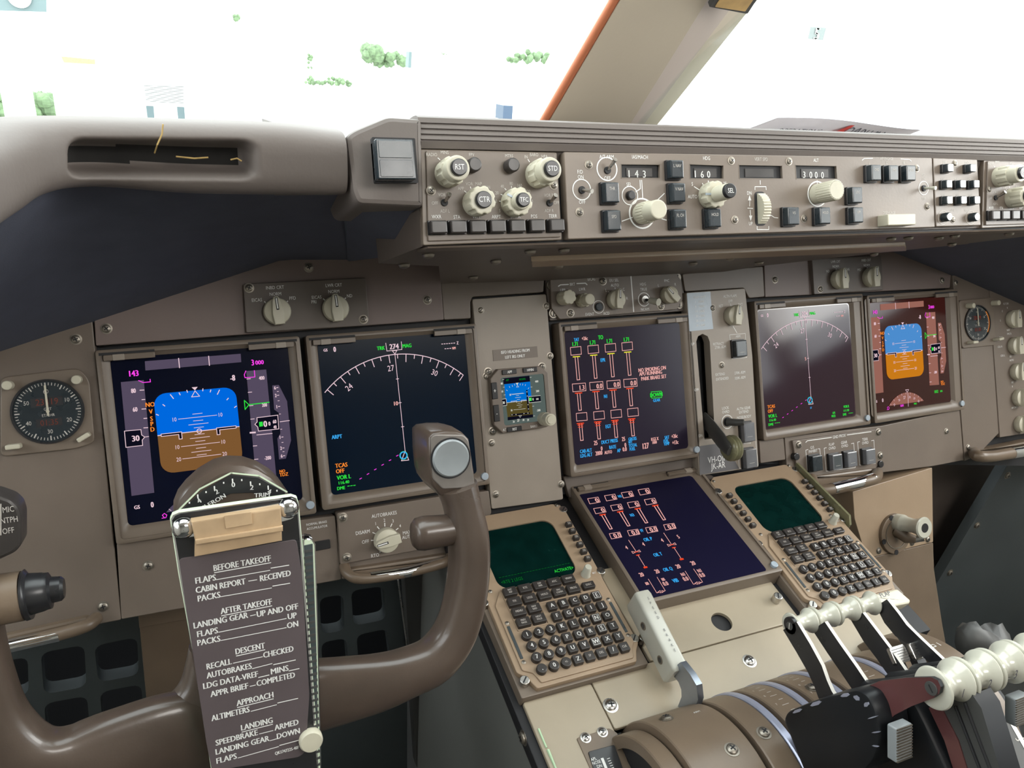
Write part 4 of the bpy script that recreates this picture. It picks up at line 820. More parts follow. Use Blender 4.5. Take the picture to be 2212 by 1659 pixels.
# EFIS control panels
c3 = Mp(GLARE, 890, 300, 3.3015); c4 = Mp(GLARE, 1540, 300, 3.2917)
EH = .007
def efis(dx, dy, label, th):
    O = c3(560, 400, EH); F = GLARE.off(O[0] + dx, O[1] + dy); t = thing('efis_control_panel', F, label, 'control panel', 'display control panels on the glareshield')
    def g(x, y): q = c3(x, y, EH); return (q[0] - O[0], q[1] - O[1])
    b = MB(); b.prism(rpoly([g(66, 68), g(1040, 92), g(1078, 718), g(84, 757)], .0016), -.002, EH - .002, 'bezel', .0006); b.prism(rpoly([g(100, 85), g(1022, 108), g(1062, 700), g(115, 730)], .0012), 0, EH, 'taupe', .0006)
    for T in (('RADIO', 140, 112), ('MINS', 232, 97), ('FPV', 425, 113), ('MTRS', 692, 121), ('IN', 813, 128), ('BARO', 870, 113), ('HPA', 945, 125), ('APP', 348, 353), ('VOR', 408, 320), ('MAP', 474, 320), ('PLN', 535, 345), ('40', 643, 338), ('80', 707, 318), ('160', 768, 332), ('320', 826, 375), ('20', 605, 385),
              ('10', 598, 445), ('5', 625, 512), ('640', 845, 445), ('VOR L', 222, 398), ('OFF', 163, 458), ('ADF L', 235, 515), ('VOR R', 975, 402), ('OFF', 1030, 455), ('ADF R', 978, 512), ('WXR', 175, 555), ('STA', 320, 557), ('WPT', 460, 555), ('ARPT', 600, 555), ('DATA', 737, 553), ('POS', 870, 552), ('TERR', 1004, 550)):
        a = g(T[1], T[2]); b.text(T[0], a[0], a[1], .0029 if T[2] > 540 else .0026, EH + .0002, 'faded_paint' if T[2] < 540 else 'white_paint', .8)
    for P in ((183, 135, 200, 150), (825, 145, 838, 165), (372, 370, 388, 384), (415, 340, 420, 355), (660, 352, 672, 366), (708, 335, 709, 350), (632, 395, 648, 402), (620, 445, 640, 445), (640, 500, 655, 488)): b.line([g(P[0], P[1]), g(P[2], P[3])], .0006, EH + .0002, 'white_paint')
    part(b, 'face', t)
    q = g(255, 250); fluted(t, q[0], q[1], .0115, .016, EH, cap=.0066, r2=.0098, h2=.026, cap_text='RST', n=8)
    q = g(895, 258); fluted(t, q[0], q[1], .0118, .016, EH, cap=.0066, r2=.0100, h2=.026, cap_text='STD', n=8)
    q = g(450, 460); fluted(t, q[0], q[1], .0115, .018, EH, cap=.0068, cap_text='CTR', n=8)
    q = g(722, 462); fluted(t, q[0], q[1], .0118, .014, EH, cap=.0058, r2=.0075, h2=.019, cap_text='TFC', n=8, pointer=math.pi * .85)
    for x, y in ((425, 195), (696, 198)): q = g(x, y); b = MB(); b.cyl(q[0], q[1], .0058, EH, EH + .009, 'key', .0012); part(b, 'push_button', t)
    for x, y in ((230, 455), (980, 458)): q = g(x, y); toggle(t, q[0], q[1], EH, dx=.001, dy=.005, ring=False, L=.011, r=.0040)
    for x, y in ((135, 370), (1010, 330)): q = g(x, y); b = MB(); b.screw(q[0], q[1], .0030, z=EH); part(b, 'screw', t)
    for k in range(7): q = g(176 + 139.5 * k, 635 - 2.3 * k); push(t, q[0], q[1], .0148, .0108, EH, None, m='key', face='key', dep=.007, name='map_button')
    return t
efis(0, 0, 'left display control panel on the glareshield with RST and STD knobs', 0)
_l = c3(176, 635, EH); _r = c4(1975, 547, EH)
efis(_r[0] - _l[0], _r[1] - _l[1], 'display control panel at the right picture edge, cut off by it', 0)
# mode control panel
MH = .008
F = GLARE.sub(1520, 420); t = thing('mode_control_panel', F, 'long autopilot panel in the middle of the glareshield reading 143, 160 and 3000', 'control panel')
C3 = Mp(F, 890, 300, 3.3015); C4 = Mp(F, 1540, 300, 3.2917)
g3 = lambda x, y: C3(x, y, MH); g4 = lambda x, y: C4(x, y, MH)
wins = [[g3(1490, 180), g3(1768, 183), g3(1768, 281), g3(1492, 279)], [g3(1980, 180), g4(75, 188), g4(76, 285), g3(1983, 284)], [g4(184, 184), g4(492, 190), g4(497, 284), g4(188, 282)], [g4(586, 186), g4(878, 192), g4(884, 286), g4(592, 284)]]
b = MB(); b.prism(rpoly([g3(1082, 92), g4(1558, 134), g4(1580, 628), g3(1112, 716)], .0016), -.002, MH, 'taupe_lit', .0008, holes=wins)
for w_ in wins: b.line(w_, .0007, MH + .0002, 'bezel', True)
for T in (('F/D', 1198, 235), ('ON', 1202, 272), ('OFF', 1213, 450), ('A/T ARM', 1387, 128), ('OFF', 1393, 280), ('IAS/MACH', 1625, 130), ('SEL', 1547, 325), ('HDG', 2100, 138), ('5', 1998, 322), ('AUTO', 2000, 412)): a = g3(T[1], T[2]); b.text(T[0], a[0], a[1], .0032, MH + .0002, 'white_paint', .8)
for T in (('25', 85, 318), ('VERT SPD', 342, 145), ('ALT', 732, 152), ('DN', 258, 385), ('UP', 268, 602), ('A/P ENGAGE', 1235, 141), ('L', 1113, 170), ('C', 1235, 170), ('R', 1358, 170), ('DISENGAGE', 1253, 525), ('F/D', 1495, 255), ('ON', 1497, 285), ('OFF', 1500, 425)): a = g4(T[1], T[2]); b.text(T[0], a[0], a[1], .0032 if T[0] in ('ALT', 'DN', 'UP', '25', 'VERT SPD') else .0028, MH + .0002, 'white_paint' if T[0] in ('DN', 'UP', 'ALT', '25') else 'faded_paint', .8)
for x, y, rr, g_ in ((1210, 362, .0092, g3), (1390, 215, .0105, g3), (1553, 405, .0085, g3), (1640, 532, .0138, g3), (742, 392, .0128, g4), (1497, 350, .0075, g4)): a = g_(x, y); b.ring(a[0], a[1], rr * .9, rr, MH, MH + .0003, 'white_paint')
for P in ([(1625, 295), (1628, 355), (1595, 378)], [(1637, 293), (1645, 432)], [(1740, 445), (1800, 388)], [(1572, 560), (1495, 588)], [(1745, 560), (1815, 580)], [(2010, 340), (2058, 370)], [(2070, 315), (2080, 342)], [(2112, 298), (2114, 330)], [(2040, 405), (2060, 404)]): b.line([g3(*p) for p in P], .0008, MH + .0002, 'white_paint')
for P in ([(335, 295), (336, 325)], [(298, 362), (298, 340), (376, 340), (378, 362)], [(313, 622), (313, 645), (396, 645), (396, 622)], [(260, 480), (262, 420)], [(245, 493), (284, 495)], [(264, 505), (268, 560)], [(410, 542), (438, 560), (462, 562)], [(740, 295), (741, 320)], [(1060, 152), (1075, 140), (1135, 138)], [(1335, 143), (1395, 146), (1410, 158)]): b.line([g4(*p) for p in P], .0007, MH + .0002, 'white_paint')
a = g4(260, 415); b.poly([(a[0] - .002, a[1] - .003), (a[0] + .002, a[1] - .003), (a[0], a[1] + .002)], MH + .0002, 'white_paint'); a = g4(268, 568); b.poly([(a[0] - .002, a[1] + .003), (a[0] + .002, a[1] + .003), (a[0], a[1] - .002)], MH + .0002, 'white_paint')
part(b, 'face', t)
def dwin(pts, digs, g_):
    cx = sum(p[0] for p in pts) / 4; cy = sum(p[1] for p in pts) / 4; w = pts[1][0] - pts[0][0]; h = pts[0][1] - pts[3][1]; b = MB(); b.box(cx, cy, w + .004, h + .004, .0005, .0052, 'gap'); b.box(cx, cy - h * .05, w * .66, h * .62, .0052, .0058, 'key')
    for s_, x, y in digs: a = g_(x, y); b.text(s_, a[0] + .0004, a[1] - .0003, .0062, .0061, 'white_paint', .85, bold=.06)
    part(b, 'readout', t)
dwin(wins[0], (('1', 1553, 243), ('4', 1607, 244), ('3', 1662, 246)), g3); dwin(wins[1], (('1', 2026, 245), ('6', 2076, 248), ('0', 2122, 248)), g3); dwin(wins[2], (), g4); dwin(wins[3], (('3', 657, 250), ('0', 704, 251), ('0', 742, 252), ('0', 787, 253)), g4)
for s_, x, y, w, h_ in (('THR', 1395, 393, .0155, .0185), ('SPD', 1408, 590, .0155, .0185), ('L NAV', 1855, 228, .0150, .0170), ('V NAV', 1868, 393, .0150, .0178), ('FL CH', 1876, 578, .0150, .0178), ('HOLD', 2122, 572, .0155, .0180)): a = g3(x, y); push(t, a[0] - .0005, a[1], w, h_, MH, s_, dep=.009, lh=.0028)
for s_, x, y, w, h_ in (('V/S', 528, 558, .0155, .0180), ('HOLD', 750, 555, .0150, .0175), ('LOC', 978, 410, .0145, .0170), ('APP', 985, 550, .0145, .0165), ('CMD', 1112, 253, .0145, .0170), ('CMD', 1235, 255, .0145, .0170), ('CMD', 1357, 255, .0145, .0170)): a = g4(x, y); push(t, a[0] - .0008, a[1], w, h_, MH, s_, dep=.010, lh=.0026, face='korry_lens' if x > 700 else 'korry')
a = g3(1636, 534); fluted(t, a[0], a[1], .0098, .014, MH, r2=.0086, h2=.028, n=22, dep=.05)
a = g3(2118, 408); fluted(t, a[0], a[1], .0125, .012, MH, r2=.0072, h2=.028, cap=.0066, cap_text='SEL', n=8, pointer=math.pi)
a = g4(738, 393); fluted(t, a[0], a[1], .0100, .026, MH, n=24, dep=.035)
a = g3(1553, 405); b = MB(); b.cyl(a[0], a[1], .0042, MH, MH + .004, 'black_plastic', .001); part(b, 'push_button', t)
a = g3(1210, 365); toggle(t, a[0], a[1], MH, dx=.0035, dy=-.003, ring=False); a = g3(1392, 225); toggle(t, a[0], a[1], MH, dx=.001, dy=.007, ring=False, L=.013); a = g4(1497, 352); toggle(t, a[0], a[1], MH, dx=.001, dy=-.002, ring=False, tip='ivory', L=.014)
b = MB(); a = g4(335, 497); b.box(a[0], a[1], .0130, .0325, MH, MH + .0004, 'gap', .004)
b.M = Matrix.Translation((a[0] + .001, a[1], MH - .006)) @ Matrix.Rotation(math.radians(90), 4, 'Y'); P = [(.0165 * (1 - (.05 if i % 2 else 0)) * math.cos(2 * math.pi * i / 72), .0165 * (1 - (.05 if i % 2 else 0)) * math.sin(2 * math.pi * i / 72)) for i in range(72)]; b.prism(P, -.0045, .0045, 'cream', .0006); part(b, 'thumbwheel', t)
b = MB(); a = g4(1270, 592); b.box(a[0], a[1] + .001, .0400, .0115, MH, MH + .0130, 'cream', .001, .0010); part(b, 'disengage_bar', t)
for g_, L in ((g3, ((1260, 185), (1195, 523))), (g4, ((130, 155), (540, 160), (155, 575), (648, 567), (1448, 210), (1522, 482)))):
    for p in L: a = g_(*p); b = MB(); b.screw(a[0], a[1], .0030, 'dull_steel', z=MH); part(b, 'screw', t)
# display select panel
F = GLARE.sub(2065, 415); t = thing('display_select_panel', F, 'narrow glareshield panel with ten small shiny buttons', 'control panel'); C4 = Mp(F, 1540, 300, 3.2917); g4 = lambda x, y: C4(x, y, MH)
b = MB(); b.prism(rpoly([g4(1566, 135), g4(1880, 147), g4(1906, 615), g4(1588, 624)], .0014), -.002, MH, 'taupe_lit', .0008)
for s_, x, y in (('ENG', 1648, 166), ('STAT', 1806, 170), ('ELEC', 1636, 288), ('FUEL', 1732, 288), ('ECS', 1824, 288), ('HYD', 1640, 402), ('DRS', 1738, 402), ('GEAR', 1832, 402), ('CANC', 1700, 506), ('RCL', 1800, 508)): a = g4(x, y); b.text(s_, a[0], a[1], .0024, MH + .0002, 'faded_paint', .8)
for x, y in ((1636, 560), (1832, 560)): a = g4(x, y); b.ring(a[0], a[1], .0072, .0078, MH, MH + .0002, 'faded_paint')
part(b, 'face', t)
for x, y in ((1638, 216), (1798, 217), (1629, 330), (1726, 330), (1822, 330), (1632, 443), (1732, 443), (1827, 443)): a = g4(x, y); push(t, a[0], a[1], .0098, .0092, MH, None, m='korry', face='chrome', dep=.009)
for x, y in ((1636, 560), (1832, 560)): a = g4(x, y); b = MB(); b.cyl(a[0], a[1], .0048, MH, MH + .008, 'korry', .0012); b.cyl(a[0], a[1], .0036, MH + .0078, MH + .0082, 'chrome'); part(b, 'push_button', t)
for x, y in ((1720, 175), (1705, 575)): a = g4(x, y); b = MB(); b.screw(a[0], a[1], .0028, z=MH, slot=True); part(b, 'screw', t)

# ---------------------------------------------------------------- control display units on the pedestal
def mm(*v): return tuple(x / 1000 for x in v)
def cdu(F, label, text):
    t = thing('control_display_unit', F, label, 'keypad display', 'control display units on the pedestal'); b = MB()
    P = [mm(*p) for p in ((-70, 30), (-66, 22), (-66, -62), (-58, -70), (-52, -84), (64, -84), (70, -72), (77, -64), (77, 24), (78, 30), (78, 138), (66, 146), (-62, 146), (-72, 138))]
    b.prism(rpoly([mm(*p) for p in ((-73, 148), (79, 148), (79, -87), (-69, -87))], .002), -.022, -.006, 'bezel', .001)
    sc = rrect(.003, .080, .099, .0865, .014, 6)
    b.prism(rpoly(P, .002), -.006, 0, 'tan', .0010, holes=[sc])
    b.prism(rpoly([mm(*p) for p in ((-60, 18), (-60, -62), (-50, -68), (-46, -80), (62, -80), (66, -70), (72, -62), (72, 18), (64, 36), (-48, 36))], .002), 0, .0016, 'tan', .0008)
    for L in ([(-47, -18), (-47, 35), (62, 35)], [(-47, -18), (-11, -18), (-11, 8.5), (62, 8.5)], [(42, 8.5), (42, 35)]):
        for i in range(len(L) - 1): (x0, y0), (x1, y1) = L[i], L[i + 1]; b.box((x0 + x1) / 2000, (y0 + y1) / 2000, abs(x1 - x0) / 1000 + .0012, abs(y1 - y0) / 1000 + .0012, .0016, .0026, 'tan', .0004, .0004)
    b.text('BRT', .0705, .033, .0024, .0004, 'white_paint'); part(b, 'body', t)
    b = MB(); b.prism(rrect(.003, .080, .1005, .088, .0145, 6), -.005, -.0018, 'scr_cdu', .001); z = -.0014
    if text:
        b.text('<RTE 2 LEGS', -.041, .0475, .0042, z, 'e_dimgreen', .78, al='l'); b.text('ACTIVATE>', .050, .0475, .0042, z, 'e_green', .78, al='r')
        for k in range(24): b.box(-.040 + .0038 * k, .0545, .0026, .0005, z, z + .00001, 'e_dimgreen')
    part(b, 'screen', t)
    def key(x, y, w, h, s_, rd=False, box_=False, lh=None):
        b = MB(); z0, z1 = .0016, .0068
        if rd: b.cyl(x / 1000, y / 1000, w / 2000, z0, z1, 'key', .0010, 22)
        else: b.box(x / 1000, y / 1000, w / 1000, h / 1000, z0, z1, 'key', .0012, .0009)
        L = s_.split('|'); n_ = len(L); lh = lh or (.0046 if len(s_) == 1 else (.0026 if n_ == 1 and len(s_) < 5 else .0022))
        for i, l in enumerate(L): b.text(l, x / 1000, y / 1000 + ((n_ - 1) / 2 - i) * lh * 1.45, lh, z1 + .0001, 'white_paint' if len(s_) < 2 else 'faded_paint', .8 if len(l) > 1 else .95, bold=.06)
        if box_: b.line(rrect(x / 1000, y / 1000, .0072, .0072), .0004, z1 + .0001, 'white_paint', True)
        part(b, 'key', t)
    for k, s_ in enumerate('ABCDEFGHIJKLMNOPQRSTUVWXYZ'): key(13.9 * (k % 5), -13.55 * (k // 5), 10.6, 10.4, s_, box_=s_ in 'ENSW')
    for k, s_ in enumerate(('SP', 'DEL', '/', 'CLR')): key(13.9 * (k + 1), -67.7, 10.6, 10.4, s_)
    for k, s_ in enumerate(('1', '2', '3', '4', '5', '6', '7', '8', '9', '.', '0', '+/-')): key(-41.2 + 13.9 * (k % 3), -27 - 13.55 * (k // 3), 11.2, 11.2, s_, True)
    for k, s_ in enumerate(('INIT|REF', 'RTE', 'DEP|ARR', 'ATC', 'VNAV')): key(-38.7 + 18.05 * k, 29.2, 15.4, 10.6, s_)
    for k, s_ in enumerate(('FIX', 'LEGS', 'HOLD', 'FMC|COMM', 'PROG')): key(-38.7 + 18.05 * k, 15.6, 15.4, 10.6, s_)
    for k, s_ in enumerate(('MENU', 'NAV|RAD', 'PREV|PAGE', 'NEXT|PAGE')): key(-38.7 + 18.05 * (k % 2), 2.2 - 13.4 * (k // 2), 15.4, 10.6, s_)
    key(53, 15.5, 15.0, 8.6, 'EXEC')
    for k in range(6):
        for x in (-61.5, 70.5):
            y = 107 - 10.9 * k; b = MB(); b.box(x / 1000, y / 1000, .0078, .0058, 0, .0055, 'key', .0008, .0007)
            b.box(x / 1000, y / 1000 + .0008, .004, .0005, .0055, .0057, 'faded_paint'); b.box(x / 1000, y / 1000 - .0008, .004, .0005, .0055, .0057, 'faded_paint'); part(b, 'line_select_key', t)
    b = MB(); b.lathe([(.0062, 0), (.0062, .002), (.0052, .004), (.0042, .015), (.0036, .0158)], .0585, .0325, 'ivory', 22); part(b, 'brightness_knob', t)
    for x, y in ((70.2, -30), (-55.5, -30)): b = MB(); b.box(x / 1000 - (.001 if x > 0 else 0), y / 1000, .0032, .040, .0014, .0022, 'korry_lens', .0004); part(b, 'indicator_strip', t)
    for x, y, k in ((-61, -72, 1), (75, -58, 1), (-70, 26, 1), (80, 34, 1), (-70, 120, 1), (76, 134, 1), (69, -6, 0), (69, -54, 0), (-55, -6, 0), (-55, -54, 0), (66, 44, 0), (-58, 38, 0), (-66, 138, 0), (70, 142, 0)):
        b = MB(); r_ = .0052 if k else .0022
        if k: b.cyl(x / 1000, y / 1000, r_, -.006, .0008, 'steel', .0008, 20); b.box(x / 1000, y / 1000, r_ * 1.5, r_ * .28, .0008, .0010, 'gap', ang=.8)
        else: b.screw(x / 1000, y / 1000, r_ * .8, z=.0002 if y > 30 else .0017)
        part(b, 'fastener' if k else 'screw', t)
cdu(CDL, 'left keypad unit whose dark screen shows ACTIVATE in green', True)
cdu(CDRR, 'right keypad unit with a blank screen, behind the thrust lever knobs', False)

# ---------------------------------------------------------------- pedestal
PD = thing('centre_pedestal', Fr(None, M=Matrix.Translation((0, -.3, 0))), 'brown centre pedestal carrying the keypads and the lever quadrant', 'pedestal'); pdM = Matrix.Translation((0, .3, 0))
def pdpart(fn, name, label=None, angle=38): b = MB(); b.M = pdM; fn(b); return part(b, name, PD, label, angle)
def pv(y): return (y - PLT.M.translation.y) / (PLT.M.to_3x3() @ Vector((0, 1, 0))).y     # plane coordinate of a world y
def slab(b, P, h0=-.004, h1=0, m='pedestal_tan', bev=.0012, r=.003, holes=None): M0 = b.M; b.M = M0 @ PLT.M; b.prism(rpoly(P, r), h0, h1, m, bev, holes=holes); b.M = M0
crk = PLT.at(1500, 1403)[1]; jn = pv(-.337); xm = PLT.at(1286, 1478)[0]; hx_, hy_ = PLT.at(1559, 1343); seam = PLT.at(1280, 1480)[0]
def f(b):
    slab(b, [(-.275, jn - .15), (-.275, pv(.03)), (.262, pv(.03)), (.262, jn), (-.100, jn), (-.185, jn), (-.185, jn - .15)], -.02, -.005, 'gap')
pdpart(f, 'core')
def f(b): slab(b, [(-.112, crk + .0006), (-.112, pv(-.16)), (.098, pv(-.16)), (.098, crk + .0006)], holes=[circ(hx_, hy_, .0125, 30, .0125)])
pdpart(f, 'cover_plate')
def f(b): slab(b, [(seam + .0006, jn - .004), (seam + .0006, crk - .0006), (.235, crk - .0006), (.235, jn - .004)])
pdpart(f, 'cover_plate')
lx = PLT.at(1130, 1520)[0]
def f(b): slab(b, [(lx, jn - .16), (lx, pv(-.290)), (seam - .0006, pv(-.290)), (seam - .0006, jn - .16)])
pdpart(f, 'cover_plate')
def f(b):
    for k in range(7):
        P = [PLT.M @ Vector((lx + .0045 + .0006 * math.sin(k * 2), jn + .018 - .022 * (k + j), .0004)) for j in (0, .9)]; b.tube(P, [.0012 + .0005 * (k % 2), .0011], 'chip', 6)
pdpart(f, 'worn_edge', 'pale green worn paint along the pedestal corner')
def f(b):
    A = [(-.2745, .03, .715), (-.2745, -.29, .640), (-.2745, -.95, .50), (-.2745, -.95, .02), (-.2745, .03, .02)]
    b.loft([A, [(x + .012, y, z) for x, y, z in A]], 'side_paint')
pdpart(f, 'side_panel', 'dark grey left pedestal side')
def f(b):
    A = [(.262, .03, .70), (.262, -.29, .63), (.262, -.95, .50), (.262, -.95, .02), (.262, .03, .02)]; b.loft([A, [(x - .012, y, z) for x, y, z in A]], 'charcoal')
pdpart(f, 'side_panel')
for x, y in ((1319, 1524), (1619, 1428), (1386, 1388), (1675, 1298)):
    q = PLT.at(x, y); b = MB(); b.M = pdM @ PLT.M
    if y in (1388, 1298): b.cyl(q[0], q[1], .0055, 0, .010, 'steel', .001, 20); b.box(q[0], q[1], .008, .0015, .0100, .0102, 'gap', ang=1); part(b, 'fastener', PD)
    else: b.screw(q[0], q[1], .0060, 'steel'); part(b, 'screw', PD)
for x, y in ((1131, 1594),): q = hitx(x, y, -.275); b = MB(); b.M = pdM @ Matrix.Translation(q) @ Matrix.Rotation(math.radians(-90), 4, 'Y'); b.screw(0, 0, .0058, 'dull_steel'); part(b, 'screw', PD)
# trim indicator window
kk = Mp(PLT, 1120, 1440, 5.53)
F = PLT.off(*kk(1000, 1060)); t = thing('trim_indicator', F, 'small black trim gauge window with white scale at the bottom picture edge', 'gauge'); K = Mp(F, 1120, 1440, 5.53)
b = MB(); b.prism(rpoly([K(*p) for p in ((690, 860), (1080, 740), (1180, 800), (1330, 1211), (1420, 1450), (900, 1500), (850, 1211))], .002), 0, .0012, 'brown', .0006); b.prism(rpoly([K(*p) for p in ((825, 1030), (1140, 945), (1300, 1400), (960, 1450))], .002), .0012, .0024, 'black_plastic', .0005)
for s_, x, y in (('APL', 890, 1120), ('NOSE', 925, 1160), ('DN', 960, 1205)): a = K(x, y); b.text(s_, a[0], a[1], .0030, .0026, 'white_paint')
b.line([K(990, 1108), K(1060, 1280)], .0028, .0026, 'white_paint')
for k in range(7): b.line([K(1050 + 12 * k, 1120 + 28 * k), K(1085 + 12 * k, 1108 + 28 * k)], .0006, .0026, 'white_paint')
part(b, 'face', t)
for p in ((800, 858), (1000, 790)): a = K(*p); b = MB(); b.screw(a[0], a[1], .0040, 'steel', z=.0012); part(b, 'screw', t)
# quadrant: curved covers round the lever axis
QY, QZ, QR = -.425, .598, .095
def arc(b, x0, x1, r, m, a0=5, a1=170, r0=None, n=44, bev=.0012):
    r0 = r0 or r - .012; R_ = []
    for i in range(n + 1):
        a = math.radians(a0 + (a1 - a0) * i / n); c, s_ = math.cos(a), math.sin(a)
        R_.append([(x, QY + q * c, QZ + q * s_) for x, q in ((x0, r0), (x0, r - bev), (x0 + bev, r), (x1 - bev, r), (x1, r - bev), (x1, r0))])
    b.loft(R_, m)
def qp(x, a, r): a = math.radians(a); return Vector((x, QY + r * math.cos(a), QZ + r * math.sin(a)))
QD = thing('lever_quadrant', Fr(None, M=Matrix.Translation((0, QY, QZ))), 'curved brown slotted quadrant cover under the thrust levers', 'quadrant'); qM = Matrix.Translation((0, -QY, -QZ))
def qpart(fn, name, label=None): b = MB(); b.M = qM; fn(b); return part(b, name, QD, label)
SL = [-.073, -.029, .015, .083]
qpart(lambda b: arc(b, -.190, .205, .083, 'gap', r0=.05), 'core')
qpart(lambda b: arc(b, -.195, -.1765, .088, 'brown'), 'cover_strip'); qpart(lambda b: arc(b, -.1745, -.1065, QR, 'brown'), 'cover_strip', 'wide curved strip marked FLIGHT DETENT'); qpart(lambda b: arc(b, -.1005, -.0735, QR, 'brown'), 'cover_strip')
for i, x in enumerate(SL):
    x1 = (SL[i + 1] if i < 3 else .128) - .0005
    qpart(lambda b: arc(b, x, x + .0080, QR + .0012, 'lavender_metal'), 'slot_rim')
    def f(b):
        arc(b, x + .0145, x1, QR, 'brown')
        if i < 3:
            for k in range(26):
                a = 150 - 5 * k; p = qp(x1 - .010, a, QR + .0003); q = qp(x1 - .010 - (.005 if k % 2 else .008), a, QR + .0003); tt = Vector((0, -math.sin(math.radians(a)), math.cos(math.radians(a)))) * .0003
                b.add([p - tt, p + tt, q + tt, q - tt], [(0, 1, 2, 3)], 'faded_paint')
            for k in range(13): a = 148 - 10 * k; p = qp(x1 - .022, a, QR + .0003); M0 = b.M; r3 = Matrix((Vector((1, 0, 0)), Vector((0, math.sin(math.radians(a)), -math.cos(math.radians(a)))), Vector((0, math.cos(math.radians(a)), math.sin(math.radians(a)))))).transposed().to_4x4(); r3.translation = p; b.M = M0 @ r3; b.text(str(k % 10), 0, 0, .0028, 0, 'faded_paint'); b.M = M0
    qpart(f, 'cover_strip')
def f(b, W_=(('FLIGHT', -.122, 112, .0048), ('DETENT', -.122, 118, .0048))):
    M0 = b.M
    for s_, x, a, h_ in W_:
        r = math.radians(a); r3 = Matrix((Vector((1, 0, 0)), Vector((0, math.cos(r - math.pi / 2) , 0)).normalized() * 0 + Vector((0, math.sin(r), -math.cos(r))), Vector((0, math.cos(r), math.sin(r))))).transposed().to_4x4(); r3.translation = qp(x, a, QR + .0004); b.M = M0 @ r3; b.text(s_, 0, 0, h_, 0, 'white_paint')
        if s_ == 'FLIGHT': b.line([(-.014, -.0045), (.016, -.0045)], .0007, 0, 'white_paint')
    b.M = M0
qpart(f, 'lettering'); qpart(lambda b: f(b, (('ARM', -.125, 62, .0030),)), 'lettering')
for x, a in ((-.155, 58), (-.128, 96), (-.088, 93), (-.150, 130), (.050, 74), (.0, 74)):
    b = MB(); r = math.radians(a); r3 = Matrix((Vector((1, 0, 0)), Vector((0, math.sin(r), -math.cos(r))), Vector((0, math.cos(r), math.sin(r))))).transposed().to_4x4(); r3.translation = qp(x, a, QR); b.M = qM @ r3; b.screw(0, 0, .0052, 'dull_steel'); part(b, 'screw', QD)
def f(b):
    arc(b, .142, .178, .104, 'brown', a0=20, a1=150); M0 = b.M
    for s_, a in (('1', 78), ('5', 96), ('10', 114)):
        r = math.radians(a); r3 = Matrix((Vector((1, 0, 0)), Vector((0, math.sin(r), -math.cos(r))), Vector((0, math.cos(r), math.sin(r))))).transposed().to_4x4(); r3.translation = qp(.162, a, .1044); b.M = M0 @ r3; b.text(s_, 0.006, 0, .006, 0, 'white_paint'); b.line(rrect(-.004, 0, .008, .004), .0007, 0, 'white_paint', True); b.M = M0
qpart(f, 'flap_scale', 'brown curved flap scale marked 1 and 5')

def yz(P, x): return [hitx(a, c, x) for a, c in P]      # an outline read in one lever's own plane of travel
def blade(b, P, x0, x1, m, edge=None):
    A = yz(P, x0); B_ = [Vector((x1, p.y, p.z)) for p in A]; n = len(A); b.add(A + B_, [tuple(range(n)), tuple(range(n, 2 * n))[::-1]], m); b.add(A + B_, [(i, n + i, n + (i + 1) % n, (i + 1) % n) for i in range(n)], edge or m)
def wide(P, w):     # strip outline of width w px round a centre line
    L = []; R_ = []
    for i, p in enumerate(P):
        a = Vector(P[max(i - 1, 0)][:2]); c = Vector(P[min(i + 1, len(P) - 1)][:2]); d = (c - a).normalized(); n = Vector((-d.y, d.x)); ww = p[2] if len(p) > 2 else w
        L.append((p[0] + n.x * ww / 2, p[1] + n.y * ww / 2)); R_.append((p[0] - n.x * ww / 2, p[1] - n.y * ww / 2))
    return L + R_[::-1]
def lthing(name, p, label, group=None): return thing(name, Fr(None, M=Matrix.Translation(p)), label, 'lever', group), Matrix.Translation(-Vector(p))
# speed brake lever
XS = -.107; base = hitx(1480, 1528, XS); t, lM = lthing('speed_brake_lever', base, 'white gripped speed brake lever with a grey steel stem')
G0 = hitx(1461, 1448, XS); G1 = hitx(1379, 1285, XS); d = (G1 - G0); Lg = d.length; d.normalize(); sx = Vector((1, 0, 0)); up = sx.cross(d).normalized(); up = up if up.y < 0 else -up
gm = Matrix((sx, d, sx.cross(d))).transposed().to_4x4(); gm.translation = G0
sgn = 1 if (sx.cross(d)).y < 0 else -1
b = MB(); b.M = lM @ gm; rg = []
for s_, k in ((-.004, .82), (-.0015, .98), (0, 1), (Lg * .5, 1), (Lg - .006, 1.04), (Lg - .0015, .95), (Lg, .72)):
    rg.append([(p[0] * k, s_, p[1] * k) for p in rrect(0, -sgn * .0045, .0190, .0320, .0035, 4)])
b.loft(rg, 'pale_grip')
M0 = b.M
for i, s_ in enumerate('SPEED'): b.M = M0 @ Matrix.Translation((.002, Lg - .012 - i * .0058, sgn * .0124)) @ Matrix.Rotation(math.radians(180 if sgn < 0 else 0), 4, 'Y'); b.text(s_, 0, 0, .0030, 0, 'print_dark')
for i, s_ in enumerate('BRAKE'): b.M = M0 @ Matrix.Translation((.002, Lg - .050 - i * .0058, sgn * .0124)) @ Matrix.Rotation(math.radians(180 if sgn < 0 else 0), 4, 'Y'); b.text(s_, 0, 0, .0030, 0, 'print_dark')
part(b, 'grip', t)
for k in (.62, .18): b = MB(); b.M = lM @ gm @ Matrix.Translation((-.0097, Lg * k, -sgn * .004)) @ Matrix.Rotation(math.radians(-90), 4, 'Y'); b.ring(0, 0, .0030, .0045, -.001, .0005, 'dull_steel'); b.cyl(0, 0, .0030, -.001, .0002, 'charcoal'); part(b, 'screw', t)
